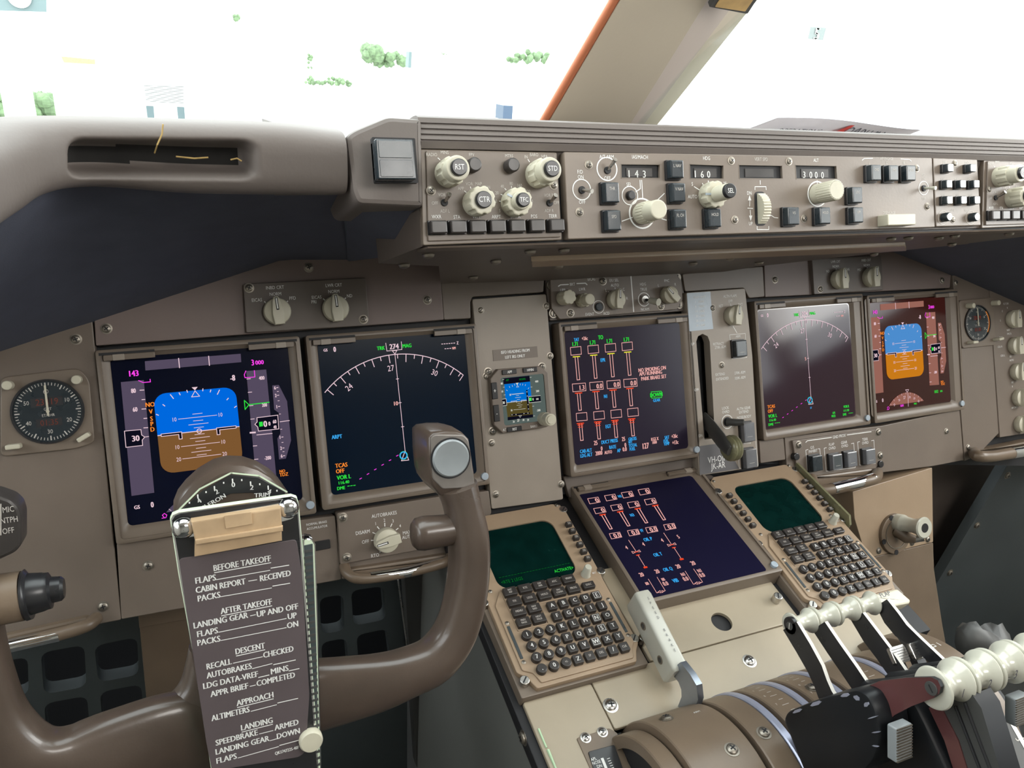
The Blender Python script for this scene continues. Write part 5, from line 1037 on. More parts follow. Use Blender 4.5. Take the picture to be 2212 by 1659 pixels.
b = MB(); b.M = lM; blade(b, wide([(1458, 1440, 30), (1478, 1465, 30), (1488, 1485, 34), (1490, 1508, 36), (1480, 1535, 38), (1488, 1560, 38)], 30), XS - .003, XS + .004, 'blue_steel'); part(b, 'stem', t)
# reverse thrust levers
SP = [(.0035, 0), (.0115, .0002), (.0132, .0012), (.0138, .0028), (.0130, .0045), (.0100, .0075), (.0086, .0115), (.0082, .0150), (.0086, .0185), (.0102, .0225), (.0132, .0255), (.0139, .0272), (.0132, .0290), (.0115, .0300), (.0035, .0302)]
RA = [[(1706, 1352, 34), (1735, 1400, 34), (1760, 1445, 33), (1772, 1475, 30), (1782, 1500, 32), (1800, 1530, 34)], [(1768, 1352, 32), (1800, 1400, 33), (1835, 1450, 34), (1870, 1502, 34)], [(1851, 1332, 30), (1880, 1375, 36), (1908, 1412, 36), (1945, 1465, 36)], [(1904, 1302, 28), (1925, 1335, 36), (1946, 1362, 34), (1975, 1385, 26), (2040, 1445, 24)]]
nm = ('first', 'second', 'third', 'fourth')
_k = hitx(1706, 1352, -.0525); kc = (_k.y, _k.z); SPR = [(r * .84, z * .86) for r, z in SP]
for i in range(4):
    x0 = -.0525 + .0263 * i; p = Vector((x0, kc[0], kc[1])); ax = (x0 - .0026, x0 - .0010, x0 + .0262, x0 + .0275)[i]
    t, lM = lthing('reverse_thrust_lever', Vector((ax, QY, QZ + .09)), nm[i] + ' small white knob from the left in the forward row, on a black arm', 'reverse thrust levers')
    b = MB(); b.M = lM @ Matrix.Translation(p) @ Matrix.Rotation(math.radians(90), 4, 'Y'); b.lathe(SPR, 0, 0, 'ivory', 36); part(b, 'knob', t, 'small off-white spool knob')
    b = MB(); b.M = lM; P = wide(RA[i], 34); c0 = RA[i][0]; P = [(c0[0] - 17, c0[1] + 2), (c0[0] - 16, c0[1] - 12), (c0[0] - 4, c0[1] - 18), (c0[0] + 10, c0[1] - 12)][::-1] + P[len(P) // 2 * 0:] if False else P
    blade(b, P, ax - .0018, ax + .0018, 'black_plastic', 'faded_paint')
    if i == 0: q = hitx(1706, 1352, ax - .0018); b.M = lM @ Matrix.Translation(q) @ Matrix.Rotation(math.radians(-90), 4, 'Y'); b.cyl(0, 0, .0080, -.0036, .0, 'black_plastic', .0003); b.cyl(0, 0, .0038, 0, .0006, 'charcoal', .0002); b.box(0, 0, .006, .0009, .0006, .0008, 'faded_paint', ang=.2)
    part(b, 'arm', t)
# thrust levers
TP = [(r * 1.17, z * .955) for r, z in SP]; _k = hitx(2012, 1488, -.058); kt = (_k.y, _k.z)
BODY = [(1690, 1556), (1698, 1538), (1760, 1512), (1850, 1490), (1872, 1500), (1888, 1528), (1897, 1565), (1899, 1602), (1888, 1640), (1860, 1672), (1740, 1680)]
BODY2 = [(1775, 1512), (1850, 1490), (1940, 1484), (1975, 1520), (2000, 1570), (2060, 1700), (1780, 1700)]
def bodyp(b, P, x0, x1):
    Q = rpoly([(p[0], -p[1]) for p in P], 16, 4); Q = [(p[0], -p[1]) for p in Q]; A = yz(Q, x0); c = sum(A, Vector()) / len(A)
    sh = lambda k, x: [Vector((x, c.y + (p.y - c.y) * k, c.z + (p.z - c.z) * k)) for p in A]
    b.loft([sh(.93, x0), sh(.975, x0 + .0008), sh(1, x0 + .003), sh(1, x1 - .002), sh(.97, x1)], 'black_enamel')
    if P is BODY:
        for (px, py, w, h_, a_) in ((1722, 1536, 22, 7, .4), (1762, 1520, 26, 9, .38), (1825, 1502, 20, 8, .2), (1850, 1508, 16, 9, -.6), (1871, 1522, 10, 12, -1.0), (1884, 1550, 3, 22, -1.3), (1891, 1582, 3, 18, -1.5), (1890, 1612, 3, 14, -1.8)):
            R_ = [(px + dx * math.cos(a_) + dy * math.sin(a_), py - dx * math.sin(a_) + dy * math.cos(a_)) for dx, dy in ((-w / 2, 0), (-w * .2, -h_ / 2), (w * .3, -h_ * .4), (w / 2, h_ * .1), (w * .15, h_ / 2), (-w * .35, h_ * .3))]; V_ = yz(R_, x0 - .0006); b.add(V_ + [v + Vector((.0016, 0, 0)) for v in V_], [tuple(range(6)), tuple(range(6, 12))[::-1]] + [(k, (k + 1) % 6, 6 + (k + 1) % 6, 6 + k) for k in range(6)], 'lavender_metal')
for i in range(4):
    x0 = -.058 + .029 * i; t, lM = lthing('thrust_lever', Vector((x0 + .016, QY, QZ + .09)), nm[i] + ' large ivory spool knob from the left' + (', numbered %d' % (i + 1) if i < 3 else ', cut by the right edge'), 'thrust levers')
    b = MB(); b.M = lM @ Matrix.Translation((x0, kt[0], kt[1])) @ Matrix.Rotation(math.radians(90), 4, 'Y'); b.lathe(TP, 0, 0, 'ivory', 48)
    if i < 3:
        mm_ = b.M; w = Vector((x0 + .0180, kt[0], kt[1])); dn = (CAMPOS - w); dn.x = 0; dn.normalize(); dn = Vector((0, dn.y * .55 - dn.z * .83 * 0 - .55, dn.z - .75)).normalized(); vv = dn.cross(Vector((1, 0, 0))).normalized(); vv = vv if vv.z > 0 else -vv
        r3 = Matrix((Vector((1, 0, 0)), vv, Vector((1, 0, 0)).cross(vv))).transposed().to_4x4()
        if (Vector((1, 0, 0)).cross(vv)).dot(dn) < 0: r3 = Matrix((Vector((1, 0, 0)), vv, dn)).transposed().to_4x4()
        r3.translation = w + dn * .0122; b.M = lM @ r3; b.text(str(i + 1), 0, 0, .0075, 0, 'print_dark', .8)
    part(b, 'knob', t, 'glossy ivory spool knob')
    xb = -.078 + .037 * i; b = MB(); b.M = lM; bodyp(b, BODY if i == 0 else BODY2, xb, xb + .033); part(b, 'body', t)
    b = MB(); b.M = lM
    if i == 0:
        blade(b, [(1862, 1489), (1900, 1471), (1960, 1464), (2012, 1463), (2026, 1470), (2032, 1484), (2029, 1498), (2016, 1508), (1968, 1526), (1932, 1545), (1918, 1560), (1885, 1545)], -.0625, -.0592, 'maroon_enamel', 'black_enamel')
        q = hitx(2012, 1487, -.0626); b.M = lM @ Matrix.Translation(q) @ Matrix.Rotation(math.radians(-90), 4, 'Y'); b.cyl(0, 0, .0052, 0, .0008, 'charcoal', .0003); b.box(0, 0, .006, .001, .0008, .001, 'gap', ang=.9)
    else: A = Vector((x0 + .0015, kt[0] + .01, kt[1] - .01)); B_ = Vector((x0 + .0015, kt[0] + .06, kt[1] - .075)); b.tube([A, A.lerp(B_, .5), B_], [.008, .010, .014], 'black_enamel', 12)
    part(b, 'arm', t)
    if i == 1:
        b = MB(); b.M = lM; blade(b, [(2008, 1528), (2100, 1500), (2120, 1530), (2165, 1680), (2080, 1690), (2045, 1600)], -.034, -.014, 'charcoal', 'black_enamel'); blade(b, [(2006, 1529), (2030, 1521), (2070, 1600), (2098, 1690), (2068, 1690), (2040, 1600)], -.0350, -.0338, 'maroon_enamel'); part(b, 'shaft', t, 'dark shaft with a red brown edge')
        b = MB(); b.M = lM
        for (a, c, e, f_) in ((2064, 1525, 2128, 1690), (2084, 1518, 2146, 1680)): P = yz([(a, c), ((a + e) / 2, (c + f_) / 2), (e, f_)], -.0345); b.tube(P, .0012, 'gap', 8)
        part(b, 'seam', t)
for px, py, w, hh, xx, sx_ in ((1944, 1600, 20, 38, -.066, .022), (2198, 1530, 22, 30, .02, .02)):
    q = hitx(px, py, xx); b = MB(); b.M = Matrix.Identity(4); t, lM = lthing('lever_switch', q, 'ridged grey thumb switch %s' % ('beside the black lever body at the bottom' if px < 2000 else 'on the lever at the right picture edge')); t['category'] = 'switch'
    e1 = (hitx(px, py - hh, xx) - q); e1.normalize(); nn = Vector((1, 0, 0)).cross(e1).normalized(); nn = nn if nn.y < 0 else -nn; r3 = Matrix((Vector((1, 0, 0)), e1, Vector((1, 0, 0)).cross(e1))).transposed().to_4x4(); b.M = r3; Hh = hh / 2700 * 2
    b.box(0, 0, .017, Hh, -.004, .004, 'button_grey', .0015, .001)
    for k in range(12):
        for z in (.0042, -.0042): b.box(0, -Hh / 2 + Hh * (k + .5) / 12, .016, Hh / 30, min(z, 0), max(z, 0) + (.0006 if z > 0 else 0), 'dull_steel')
    part(b, 'ridged_button', t)
for px, py, xx in ((1942, 1414, .032), (1984, 1404, .054)):
    q = hitx(px, py, xx); F = Fr(q, 50); t = thing('ridged_paddle', F, '%s ridged silver paddle behind the large knobs' % ('left' if px < 1960 else 'right'), 'switch'); b = MB(); b.box(0, 0, .0185, .0155, -.0025, .0015, 'steel', .002, .001)
    for k in range(6): b.box(0, -.0060 + .0022 * k, .0165, .0005, .0014, .0019, 'charcoal')
    b.box(0, -.008, .010, .012, -.010, -.002, 'black_plastic'); part(b, 'plate', t)
# flap lever
XF = .118; q = hitx(1915, 1296, XF); t, lM = lthing('flap_lever', q, 'cream wedge handle marked FLAP behind the small white knobs'); t['category'] = 'lever'
FF = Fr(q, 62); lm = Matrix.Translation(-q) @ FF.M; b = MB(); b.M = lm; b.prism(rpoly([FF.at(*p) for p in ((1872, 1290), (1935, 1274), (1964, 1299), (1962, 1306), (1900, 1318))], .002), -.010, .003, 'cream', .002)
a = FF.at(1908, 1286); b.text('FLAP', a[0], a[1], .0050, .0032, 'print_dark', .95); part(b, 'handle', t)
b = MB(); b.M = lM; blade(b, [(1893, 1312), (1912, 1312), (1960, 1372), (1990, 1420), (1970, 1425), (1935, 1372)], XF - .003, XF + .003, 'charcoal', 'faded_paint'); part(b, 'arm', t)
# flap gate block and plate at the lower right corner
q = hitx(2165, 1610, .05); F = Fr(q, 60); t = thing('flap_gate', F, 'black flap gate with pale tick and figure 30 at the bottom right corner', 'gauge'); b = MB(); b.prism(rpoly([F.at(*p) for p in ((2132, 1560), (2165, 1545), (2230, 1640), (2260, 1720), (2190, 1720))], .003), -.02, .004, 'charcoal', .001)
a = F.at(2197, 1600); b.text('30', a[0], a[1], .0075, .0042, 'faded_paint', .85, ang=-1.0); b.line([F.at(2175, 1560), F.at(2212, 1625)], .0045, .0043, 'white_paint'); part(b, 'block', t)
b = MB(); b.prism(rpoly([F.at(*p) for p in ((2128, 1560), (2150, 1590), (2172, 1635), (2185, 1720), (2140, 1720))], .002), -.02, .001, 'tan', .001); a = F.at(2148, 1605); b.screw(a[0], a[1], .0055, 'steel', z=.001); part(b, 'plate', t)
# dark rubber boot beyond
q = hitx(2122, 1378, .30); F = Fr(q, 20); b = MB(); N = []
for i in range(9):
    s_ = i / 8; c = (-.035 + .075 * s_, -.020 * s_ + .006 * math.sin(s_ * 9)); N.append([(c[0], c[1] + (.016 + .010 * math.sin(s_ * 3.1) + .005 * math.sin(9 * s_ + 2.1 * k)) * math.sin(2 * math.pi * k / 14), .016 * (.6 + math.sin(s_ * 3.14)) * math.cos(2 * math.pi * k / 14)) for k in range(14)])
b.loft(N, 'charcoal'); solo(b, 'rubber_boot', F, 'crumpled dark grey rubber boot beyond the flap scale', 'boot', angle=60)
# ---------------------------------------------------------------- control wheel
def q3(px, py, h=0): x, y = YK.at(px, py, h); return Vector((x, y, h))
Y = thing('control_yoke', YK, 'brown control wheel with a grey round button on its right horn', 'control wheel')
def sweep(b, P, m='yoke', ex=.75, n=28, caps=True, steps=7):   # P: (px, py, half width px, half depth m, centre height m)
    pts = [q3(p[0], p[1], p[4]) for p in P]; W_ = [p[2] / 2830 * 1.0 for p in P]; D_ = [p[3] for p in P]
    C = spline(pts, steps); Wf = spline([(w, 0, 0) for w in W_], steps); Df = spline([(w, 0, 0) for w in D_], steps); R_ = []
    for i, c in enumerate(C):
        t = (C[min(i + 1, len(C) - 1)] - C[max(i - 1, 0)]).normalized(); nn = Vector((-t.y, t.x, 0)).normalized(); r = []
        for k in range(n):
            a = 2 * math.pi * k / n; ca, sa = math.cos(a), math.sin(a); s1 = (1 if ca > 0 else -1) * abs(ca) ** ex; s2 = (1 if sa > 0 else -1) * abs(sa) ** ex; r.append(c + nn * (s1 * Wf[i].x) + Vector((0, 0, 1)) * (s2 * Df[i].x))
        R_.append(r)
    b.loft(R_, m, caps)
b = MB()
sweep(b, [(560, 1535, 95, .016, -.026), (660, 1506, 84, .016, -.022), (740, 1490, 74, .016, -.016), (815, 1474, 64, .016, -.010), (880, 1452, 54, .017, -.006), (938, 1424, 50, .018, -.004), (980, 1370, 47, .018, -.004), (1003, 1300, 46, .018, -.004), (1013, 1220, 44, .019, -.005), (1010, 1150, 43, .020, -.006), (998, 1090, 40, .020, -.008), (984, 1045, 44, .022, -.012)])
sweep(b, [(300, 1625, 50, .015, -.016), (385, 1560, 55, .015, -.020), (432, 1490, 44, .014, -.024), (452, 1400, 40, .013, -.028)])
# thumb stub of the right horn
def xcyl(b, P, m, n=24): # P: (px, py, radius) on the wheel plane with height
    pts = [q3(p[0], p[1], p[3] if len(p) > 3 else -.006) for p in P]; b.tube(pts, [p[2] for p in P], m, n)
xcyl(b, [(1000, 1140, .0120), (960, 1146, .0125), (915, 1152, .0135), (900, 1154, .0125), (892, 1155, .0095)], 'yoke')
# head of the right horn: front face pushed back in depth
HD = [(926, 944), (935, 936), (960, 932), (985, 932), (1002, 937), (1013, 948), (1019, 985), (1026, 1030), (1029, 1058), (990, 1075), (952, 1072), (936, 1050), (931, 1034), (927, 990)]
P = ccw([YK.at(*p) for p in HD]); n_ = len(P); cxx = sum(p[0] for p in P) / n_; cyy = sum(p[1] for p in P) / n_
def rg(k, z, dx=0, dy=0): return [(cxx + (p[0] - cxx) * k + dx, cyy + (p[1] - cyy) * k + dy, z) for p in P]
b.loft([rg(.90, -.060, .002, -.004), rg(.99, -.050, .001, -.002), rg(1.02, -.030), rg(1.01, -.006), rg(.985, -.001), rg(.95, 0)], 'yoke')
# left half of the wheel
sweep(b, [(500, 1560, 110, .016, -.026), (430, 1575, 90, .016, -.022), (350, 1588, 84, .016, -.016), (240, 1622, 80, .016, -.010), (140, 1648, 70, .017, -.006), (62, 1632, 58, .018, -.004), (0, 1562, 50, .018, -.004), (-35, 1470, 48, .018, -.004), (-60, 1370, 48, .019, -.005), (-80, 1250, 50, .020, -.006), (-90, 1190, 50, .022, -.010)])
part(b, 'wheel', Y, angle=60)
b = MB(); c = YK.at(974, 990, .002); b.prism(rpoly([YK.at(*p) for p in ((929, 946), (938, 938), (1000, 939), (1011, 950), (1026, 1052), (955, 1056), (934, 1034))], .002), -.002, .0012, 'yoke_worn', .0008)
b.ring(c[0], c[1], .0148, .0162, .001, .0016, 'gap', 40); part(b, 'head_plate', Y, 'worn grey front plate')
b = MB(); b.lathe([(.0148, 0), (.0148, .0022), (.0136, .0036), (.0120, .0034), (.006, .0028), (0.0001, .0026)], c[0], c[1], 'button_grey', 40, caps=False); part(b, 'round_button', Y, 'large round grey button')
b = MB(); xcyl(b, [(-110, 1316, .0165), (-30, 1300, .0165), (48, 1287, .0160), (52, 1286, .0150)], 'brown'); part(b, 'trim_stub', Y)
b = MB(); xcyl(b, [(50, 1286, .0155), (56, 1285, .0165), (62, 1284, .0160), (64, 1283, .0135), (94, 1278, .0125), (98, 1277, .0120), (108, 1275, .0118), (112, 1274, .0085), (132, 1271, .0080), (139, 1270, .0062)], 'black_plastic', 30); part(b, 'trim_switch', Y, 'stepped glossy black switch tip')
b = MB(); P2 = ccw([YK.at(*p) for p in ((-120, 1052), (-10, 1068), (24, 1080), (40, 1096), (46, 1116), (46, 1178), (32, 1194), (-6, 1212), (-120, 1230))]); b.prism(rpoly(P2, .002), -.020, 0, 'key', .002)
for i, s_ in enumerate(('MIC', 'INTPH', 'OFF')):
    a = YK.at(18, 1100 + 23 * i); b.text(s_, a[0], a[1], .0036, .0003, 'faded_paint', .7)
b.line([YK.at(2, 1088), YK.at(2, 1156)], .0006, .0003, 'faded_paint'); part(b, 'switch_head', Y, 'dark switch housing with small white lettering')
# hub, column, aileron trim scale
b = MB(); HB = [(374, 1110), (384, 1085), (402, 1062), (430, 1036), (465, 1015), (495, 1007), (530, 1008), (562, 1018), (592, 1036), (612, 1056), (632, 1085), (650, 1180), (668, 1400), (690, 1600), (700, 1760), (470, 1790), (440, 1600), (402, 1350), (380, 1180)]
P = ccw([YK.at(*p) for p in HB]); b.prism(P, -.034, -.0075, 'yoke', .006); part(b, 'hub', Y)
b = MB(); b.prism([YK.at(*p) for p in ((392, 1108), (438, 1066), (500, 1031), (560, 1036), (618, 1068), (622, 1095), (590, 1080), (545, 1070), (500, 1072), (440, 1100), (420, 1120))], -.0077, -.0068, 'black_plastic', .0003)
for s_, x, y, a in (('4', 430, 1082, .5), ('2', 468, 1062, .35), ('0', 504, 1047, 0), ('2', 544, 1053, -.15), ('4', 582, 1062, -.3)): q = YK.at(x, y, -.0066); b.text(s_, q[0], q[1], .0034, -.0066, 'white_paint', 1.0, ang=a, bold=.08)
for x, y, l in ((427, 1068, 9), (463, 1050, 9), (502, 1034, 9), (541, 1040, 9), (579, 1049, 9), (445, 1061, 4), (483, 1041, 4), (522, 1035, 4), (561, 1044, 4), (598, 1058, 4), (409, 1084, 4)): b.line([YK.at(x, y, -.0066), YK.at(x + l * .08, y + l, -.0066)], .0009, -.0066, 'white_paint')
for s_, x, y, a in (('AILERON', 458, 1086, .42), ('TRIM', 566, 1069, -.08)): q = YK.at(x, y, -.0066); b.text(s_, q[0], q[1], .0030, -.0066, 'white_paint', 1.1, ang=a, bold=.08)
b.line([YK.at(*p) for p in ((388, 1106), (432, 1062), (500, 1027), (502, 1027), (562, 1033), (622, 1068))], .0012, -.0070, 'edge_green'); part(b, 'aileron_trim_scale', Y, 'black arc scale reading AILERON TRIM')
b = MB(); a = YK.at(610, 1350, -.01)
b.M = Matrix.Identity(4); b.loft([[(x, y, z) for x, y in rrect(0, dy, .085, .09, .02)] for dy, z in ((-.10, -.030), (-.13, -.090))], 'yoke')
wm = YK.I; cols = []
for k, zz in enumerate((.82, .60, .30, .02)): cc = wm @ Vector((-.524, -.30 + .10 * k, zz - .06)); cols.append(cc)
b.tube(cols, [.045, .045, .045, .05], 'yoke', 24); part(b, 'column', Y)

# checklist holder clipped on the wheel hub
CHF = YK.sub(530, 1370, .014); CH = thing('checklist_holder', CHF, 'upright black checklist board with white text clipped to the control wheel', 'checklist')
def cg_(x, y, h=0): return CHF.at(x, y, h)
b = MB(); OUT = [(367, 1122), (372, 1112), (386, 1106), (630, 1071), (642, 1075), (646, 1090), (653, 1168), (672, 1400), (690, 1655), (692, 1720), (474, 1760), (455, 1659), (420, 1430), (385, 1240)]
b.prism([cg_(*p) for p in OUT], -.0060, -.0005, 'edge_green', .0006, capmat='chrome')
IN = [(372, 1124), (378, 1115), (390, 1110), (628, 1076), (637, 1080), (642, 1095), (648, 1170), (652, 1235), (668, 1430), (685, 1660), (686, 1720), (480, 1752), (462, 1659), (427, 1430), (392, 1240)]
b.prism([cg_(*p) for p in IN], -.0005, .0002, 'black_plastic', .0001); part(b, 'clear_backplate', CH, 'black board with a clear pale green edge')
b = MB(); b.prism(rpoly([cg_(*p) for p in ((377, 1125), (632, 1080), (637, 1118), (612, 1126), (440, 1156), (392, 1162), (382, 1156))], .003), .0002, .0016, 'chrome', .0005)
for x, y in ((396, 1138), (622, 1095)): q = cg_(x, y); b.lathe([(.0072, .0014), (.0070, .0040), (.0052, .0066), (.0026, .0078), (.0002, .0080)], q[0], q[1], 'chrome', 28, caps=False)
part(b, 'clamp_bar', CH, 'polished metal bar with two round studs')
b = MB(); kx = lambda x, y: cg_(340 + x / 3.95, 980 + y / 3.95)
b.prism([kx(*p) for p in ((285, 545), (1040, 425), (1050, 590), (320, 715))], .001, .0100, 'clip_tan', .001); b.prism([kx(*p) for p in ((318, 690), (1050, 580), (1055, 720), (315, 855))], .001, .0065, 'clip_tan', .001); b.prism([kx(*p) for p in ((560, 490), (790, 455), (800, 560), (575, 600))], .0098, .0112, 'clip_tan', .0004); b.prism([kx(*p) for p in ((320, 690), (1055, 575), (1055, 620), (322, 735))], .009, .0115, 'clip_tan', .0008); part(b, 'clip', CH, 'translucent amber plastic clip')
b = MB(); b.prism(rpoly([cg_(*p) for p in ((386, 1206), (640, 1164), (652, 1240), (668, 1500), (660, 1622), (646, 1634), (458, 1664), (445, 1600))], .003), .0002, .0010, 'placard', .0003)
k1 = lambda x, y: cg_(340 + x / 3.95, 980 + y / 3.95); k2 = lambda x, y: cg_(340 + x / 4.62, 1300 + y / 4.62)
def tl(s_, k, x, y, al='l', hh=.0042, x2=None, ul=False, sx=.86):
    a = k(x, y); w = None
    V, Fs, x0, ww = glyphs(s_); kx_ = hh / CAPH * sx
    if x2 is not None: e = k(*x2); sx = sx * (e[0] - a[0]) / ((ww - x0) * kx_)
    b.text(s_, a[0], a[1], hh, .0012, 'white_paint', sx, al='l', bold=.09)
    if ul: e = k(*x2); b.line([(a[0], a[1] - hh * .78), (e[0], a[1] - hh * .78)], .0006, .0012, 'white_paint')
def dash(k, p, q, full=False): a, c = k(*p), k(*q); b.line([a, c], .0005 if not full else .0006, .0012, 'white_paint')
tl('BEFORE TAKEOFF', k1, 480, 972, x2=(966, 900), ul=True); tl('FLAPS', k1, 325, 1080, x2=(498, 1055)); dash(k1, (500, 1070), (960, 990)); dash(k1, (965, 972), (1122, 946), True)
tl('CABIN REPORT', k1, 328, 1160, x2=(750, 1090)); dash(k1, (775, 1082), (850, 1070)); tl('RECEIVED', k1, 875, 1060, x2=(1135, 1018)); tl('PACKS', k1, 345, 1232, x2=(535, 1200)); dash(k1, (538, 1215), (975, 1140)); dash(k1, (980, 1125), (1130, 1100), True)
tl('AFTER TAKEOFF', k1, 540, 1340, x2=(975, 1268), ul=True); tl('LANDING GEAR', k1, 310, 1462, x2=(772, 1385)); dash(k1, (790, 1378), (838, 1368)); tl('UP AND OFF', k1, 848, 1365, x2=(1198, 1305)); tl('FLAPS', k1, 340, 1535, x2=(515, 1505)); dash(k1, (520, 1518), (1100, 1400)); tl('UP', k1, 1112, 1385, x2=(1185, 1372)); tl('PACKS', k1, 342, 1610, x2=(535, 1575)); dash(k1, (540, 1588), (1100, 1478)); tl('ON', k1, 1105, 1462, x2=(1198, 1445))
tl('DESCENT', k2, 780, 490, x2=(1070, 435), ul=True); tl('RECALL', k2, 492, 640, x2=(740, 600)); dash(k2, (755, 605), (1050, 540)); tl('CHECKED', k2, 1056, 525, x2=(1355, 470)); tl('AUTOBRAKES', k2, 492, 730, x2=(940, 650)); dash(k2, (942, 660), (1145, 608)); dash(k2, (1155, 620), (1378, 572), True)
tl('LDG DATA-VREF', k2, 458, 835, x2=(1003, 730)); dash(k2, (1005, 748), (1115, 722), True); tl('MINS', k2, 1132, 690, x2=(1305, 655)); dash(k2, (1308, 682), (1415, 658), True); tl('APPR BRIEF', k2, 530, 915, x2=(905, 840)); dash(k2, (920, 836), (980, 822)); tl('COMPLETED', k2, 990, 808, x2=(1370, 735))
tl('APPROACH', k2, 790, 1005, x2=(1155, 930), ul=True); tl('ALTIMETERS', k2, 540, 1155, x2=(918, 1080)); dash(k2, (930, 1085), (1190, 1018)); dash(k2, (1195, 1002), (1402, 955), True); tl('LANDING', k2, 835, 1250, x2=(1148, 1185), ul=True)
tl('SPEEDBRAKE', k2, 582, 1400, x2=(1000, 1310)); dash(k2, (1015, 1310), (1155, 1275)); tl('ARMED', k2, 1168, 1250, x2=(1405, 1200)); tl('LANDING GEAR', k2, 582, 1490, x2=(1115, 1375)); dash(k2, (1118, 1378), (1190, 1358)); tl('DOWN', k2, 1192, 1335, x2=(1418, 1285)); tl('FLAPS', k2, 590, 1580, x2=(790, 1538)); dash(k2, (800, 1550), (1210, 1435)); dash(k2, (1215, 1425), (1418, 1370), True)
tl('QK1747225-40F', k2, 1172, 1505, x2=(1410, 1450), hh=.0024)
part(b, 'checklist_card', CH, 'dark mauve card with white checklist text')
b = MB(); RL = [(655, 1168), (662, 1164), (676, 1166), (683, 1178), (690, 1400), (697, 1720), (686, 1720), (672, 1430), (655, 1240)]
b.prism([cg_(*p) for p in RL], -.012, -.002, 'chrome', .001, capmat='edge_green'); b.prism([cg_(*p) for p in ((657, 1180), (676, 1176), (684, 1400), (690, 1700), (686, 1700), (674, 1430))], -.002, -.0012, 'rib_dark', .0002)
for k in range(34): q = cg_(666 + k * .55, 1190 + 14 * k, -.001); b.box(q[0], q[1], .0058, .0018, -.0013, -.0004, 'charcoal')
part(b, 'slider_rail', CH, 'ribbed dark rail with shiny edge'); b = MB(); q = cg_(672, 1601, .004); b.lathe([(.0078, -.002), (.0085, 0), (.0085, .0045), (.0074, .0062), (.001, .0064)], q[0], q[1], 'cream', 30); part(b, 'slider_knob', CH, 'round cream slider knob')

# ---------------------------------------------------------------- handles along the panel foot
def handle(P, R_, label, shelf=None, bright=None):
    c = P[len(P) // 2]; F = MAIN.sub(c[0], c[1]); t = thing('grab_handle', F, label, 'handle')
    L = lambda p: Vector((*F.at(p[0], p[1], p[2]), p[2]))
    if shelf: b = MB(); b.prism(rpoly([F.at(x, y, 0) for x, y in shelf], .003), -.01, .012, 'brown', .003); part(b, 'shelf', t)
    b = MB(); b.tube(spline([L(p) for p in P], 6), R_, 'brown', 16); part(b, 'bar', t)
    if bright: b = MB(); b.tube([L(p) for p in bright], R_ * 1.02, 'chrome', 18); part(b, 'worn_grip', t, 'bare polished metal of the bar')
handle([(744, 1222, .004), (752, 1240, .018), (785, 1250, .026), (880, 1236, .026), (962, 1214, .026), (975, 1196, .006)], .0062, 'worn metal grab bar below the autobrake panel', [(738, 1226), (960, 1192), (970, 1206), (745, 1246)], [(800, 1248, .026), (880, 1236, .026), (958, 1215, .026)])
handle([(-120, 1428, .03), (0, 1400, .03), (120, 1372, .03), (185, 1352, .028), (208, 1335, .012)], .0065, 'polished grab bar at the lower left under the clock panel', [(-120, 1400), (0, 1368), (190, 1325), (212, 1335), (200, 1352), (-120, 1428)], [(-100, 1424, .03), (0, 1400, .03), (128, 1371, .03)])
handle([(1752, 1032, .010), (1765, 1058, .028), (1800, 1056, .034), (1850, 1044, .034), (1888, 1034, .034), (1895, 1022, .014)], .0085, 'brassy worn grab bar under the ground proximity panel', [(1722, 1030), (1870, 1010), (1892, 1020), (1890, 1032), (1760, 1056)], [(1798, 1056, .0342), (1850, 1044, .0342), (1886, 1034, .0342)])
handle([(2105, 978, .006), (2112, 985, .028), (2140, 986, .032), (2180, 980, .032), (2260, 968, .032)], .0095, 'dark brown grab bar at the right picture edge', [(2096, 974), (2212, 950), (2300, 940), (2300, 955), (2110, 982)], [(2185, 979, .0322), (2260, 968, .0322)])
# ---------------------------------------------------------------- lower right block with parking handle
plate('lower_panel_block', [(1842, 1062), (2014, 1010), (2016, 1171), (1872, 1207), (1846, 1120)], 'brown block below the right displays carrying a pull handle', h=.004, z0=-.10, m='tan', screws=[(1898, 1190), (1970, 1172), (2004, 1165)], sr=.0042)
plate('lower_panel_block', [(1872, 1207), (2016, 1172), (2018, 1230), (2036, 1350), (2060, 1480), (1960, 1480), (1900, 1300)], 'plain brown lower cover to the right of the right keypad', h=.003, z0=-.10, m='brown')
F = MAIN.sub(1930, 1152, .004).off(0, 0, .0); t = thing('pull_handle', F, 'cream spool shaped pull handle on a round brown base', 'handle')
b = MB(); b.cyl(0, 0, .032, 0, .006, 'brown', .0015, 40)
for a in (0.4, 1.9, 3.4, 4.6): b.cyl(.029 * math.cos(a), .029 * math.sin(a), .0042, .0055, .0066, 'gap')
b.ring(0, 0, .022, .0235, .006, .0068, 'dull_steel'); part(b, 'base', t)
b = MB(); b.M = Matrix.Translation((.004, .018, 0)); b.lathe([(.014, .006), (.014, .016), (.0135, .018), (.0120, .020), (.0110, .034), (.0125, .044), (.0160, .050), (.0168, .053), (.0150, .055), (.0075, .055), (.0070, .0545)], 0, 0, 'ivory', 36); b.cyl(0, 0, .0070, .054, .0552, 'black_plastic'); part(b, 'spool', t, 'cream spool with a dark centre')
b = MB(); b.tube([(0, .006, .006), (.004, -.004, .022), (.012, -.006, .030)], [.010, .009, .006], 'brown', 14); b.tube([(.010, -.006, .028), (.021, -.003, .036)], [.0055, .0065], 'steel', 16); part(b, 'latch_arm', t)
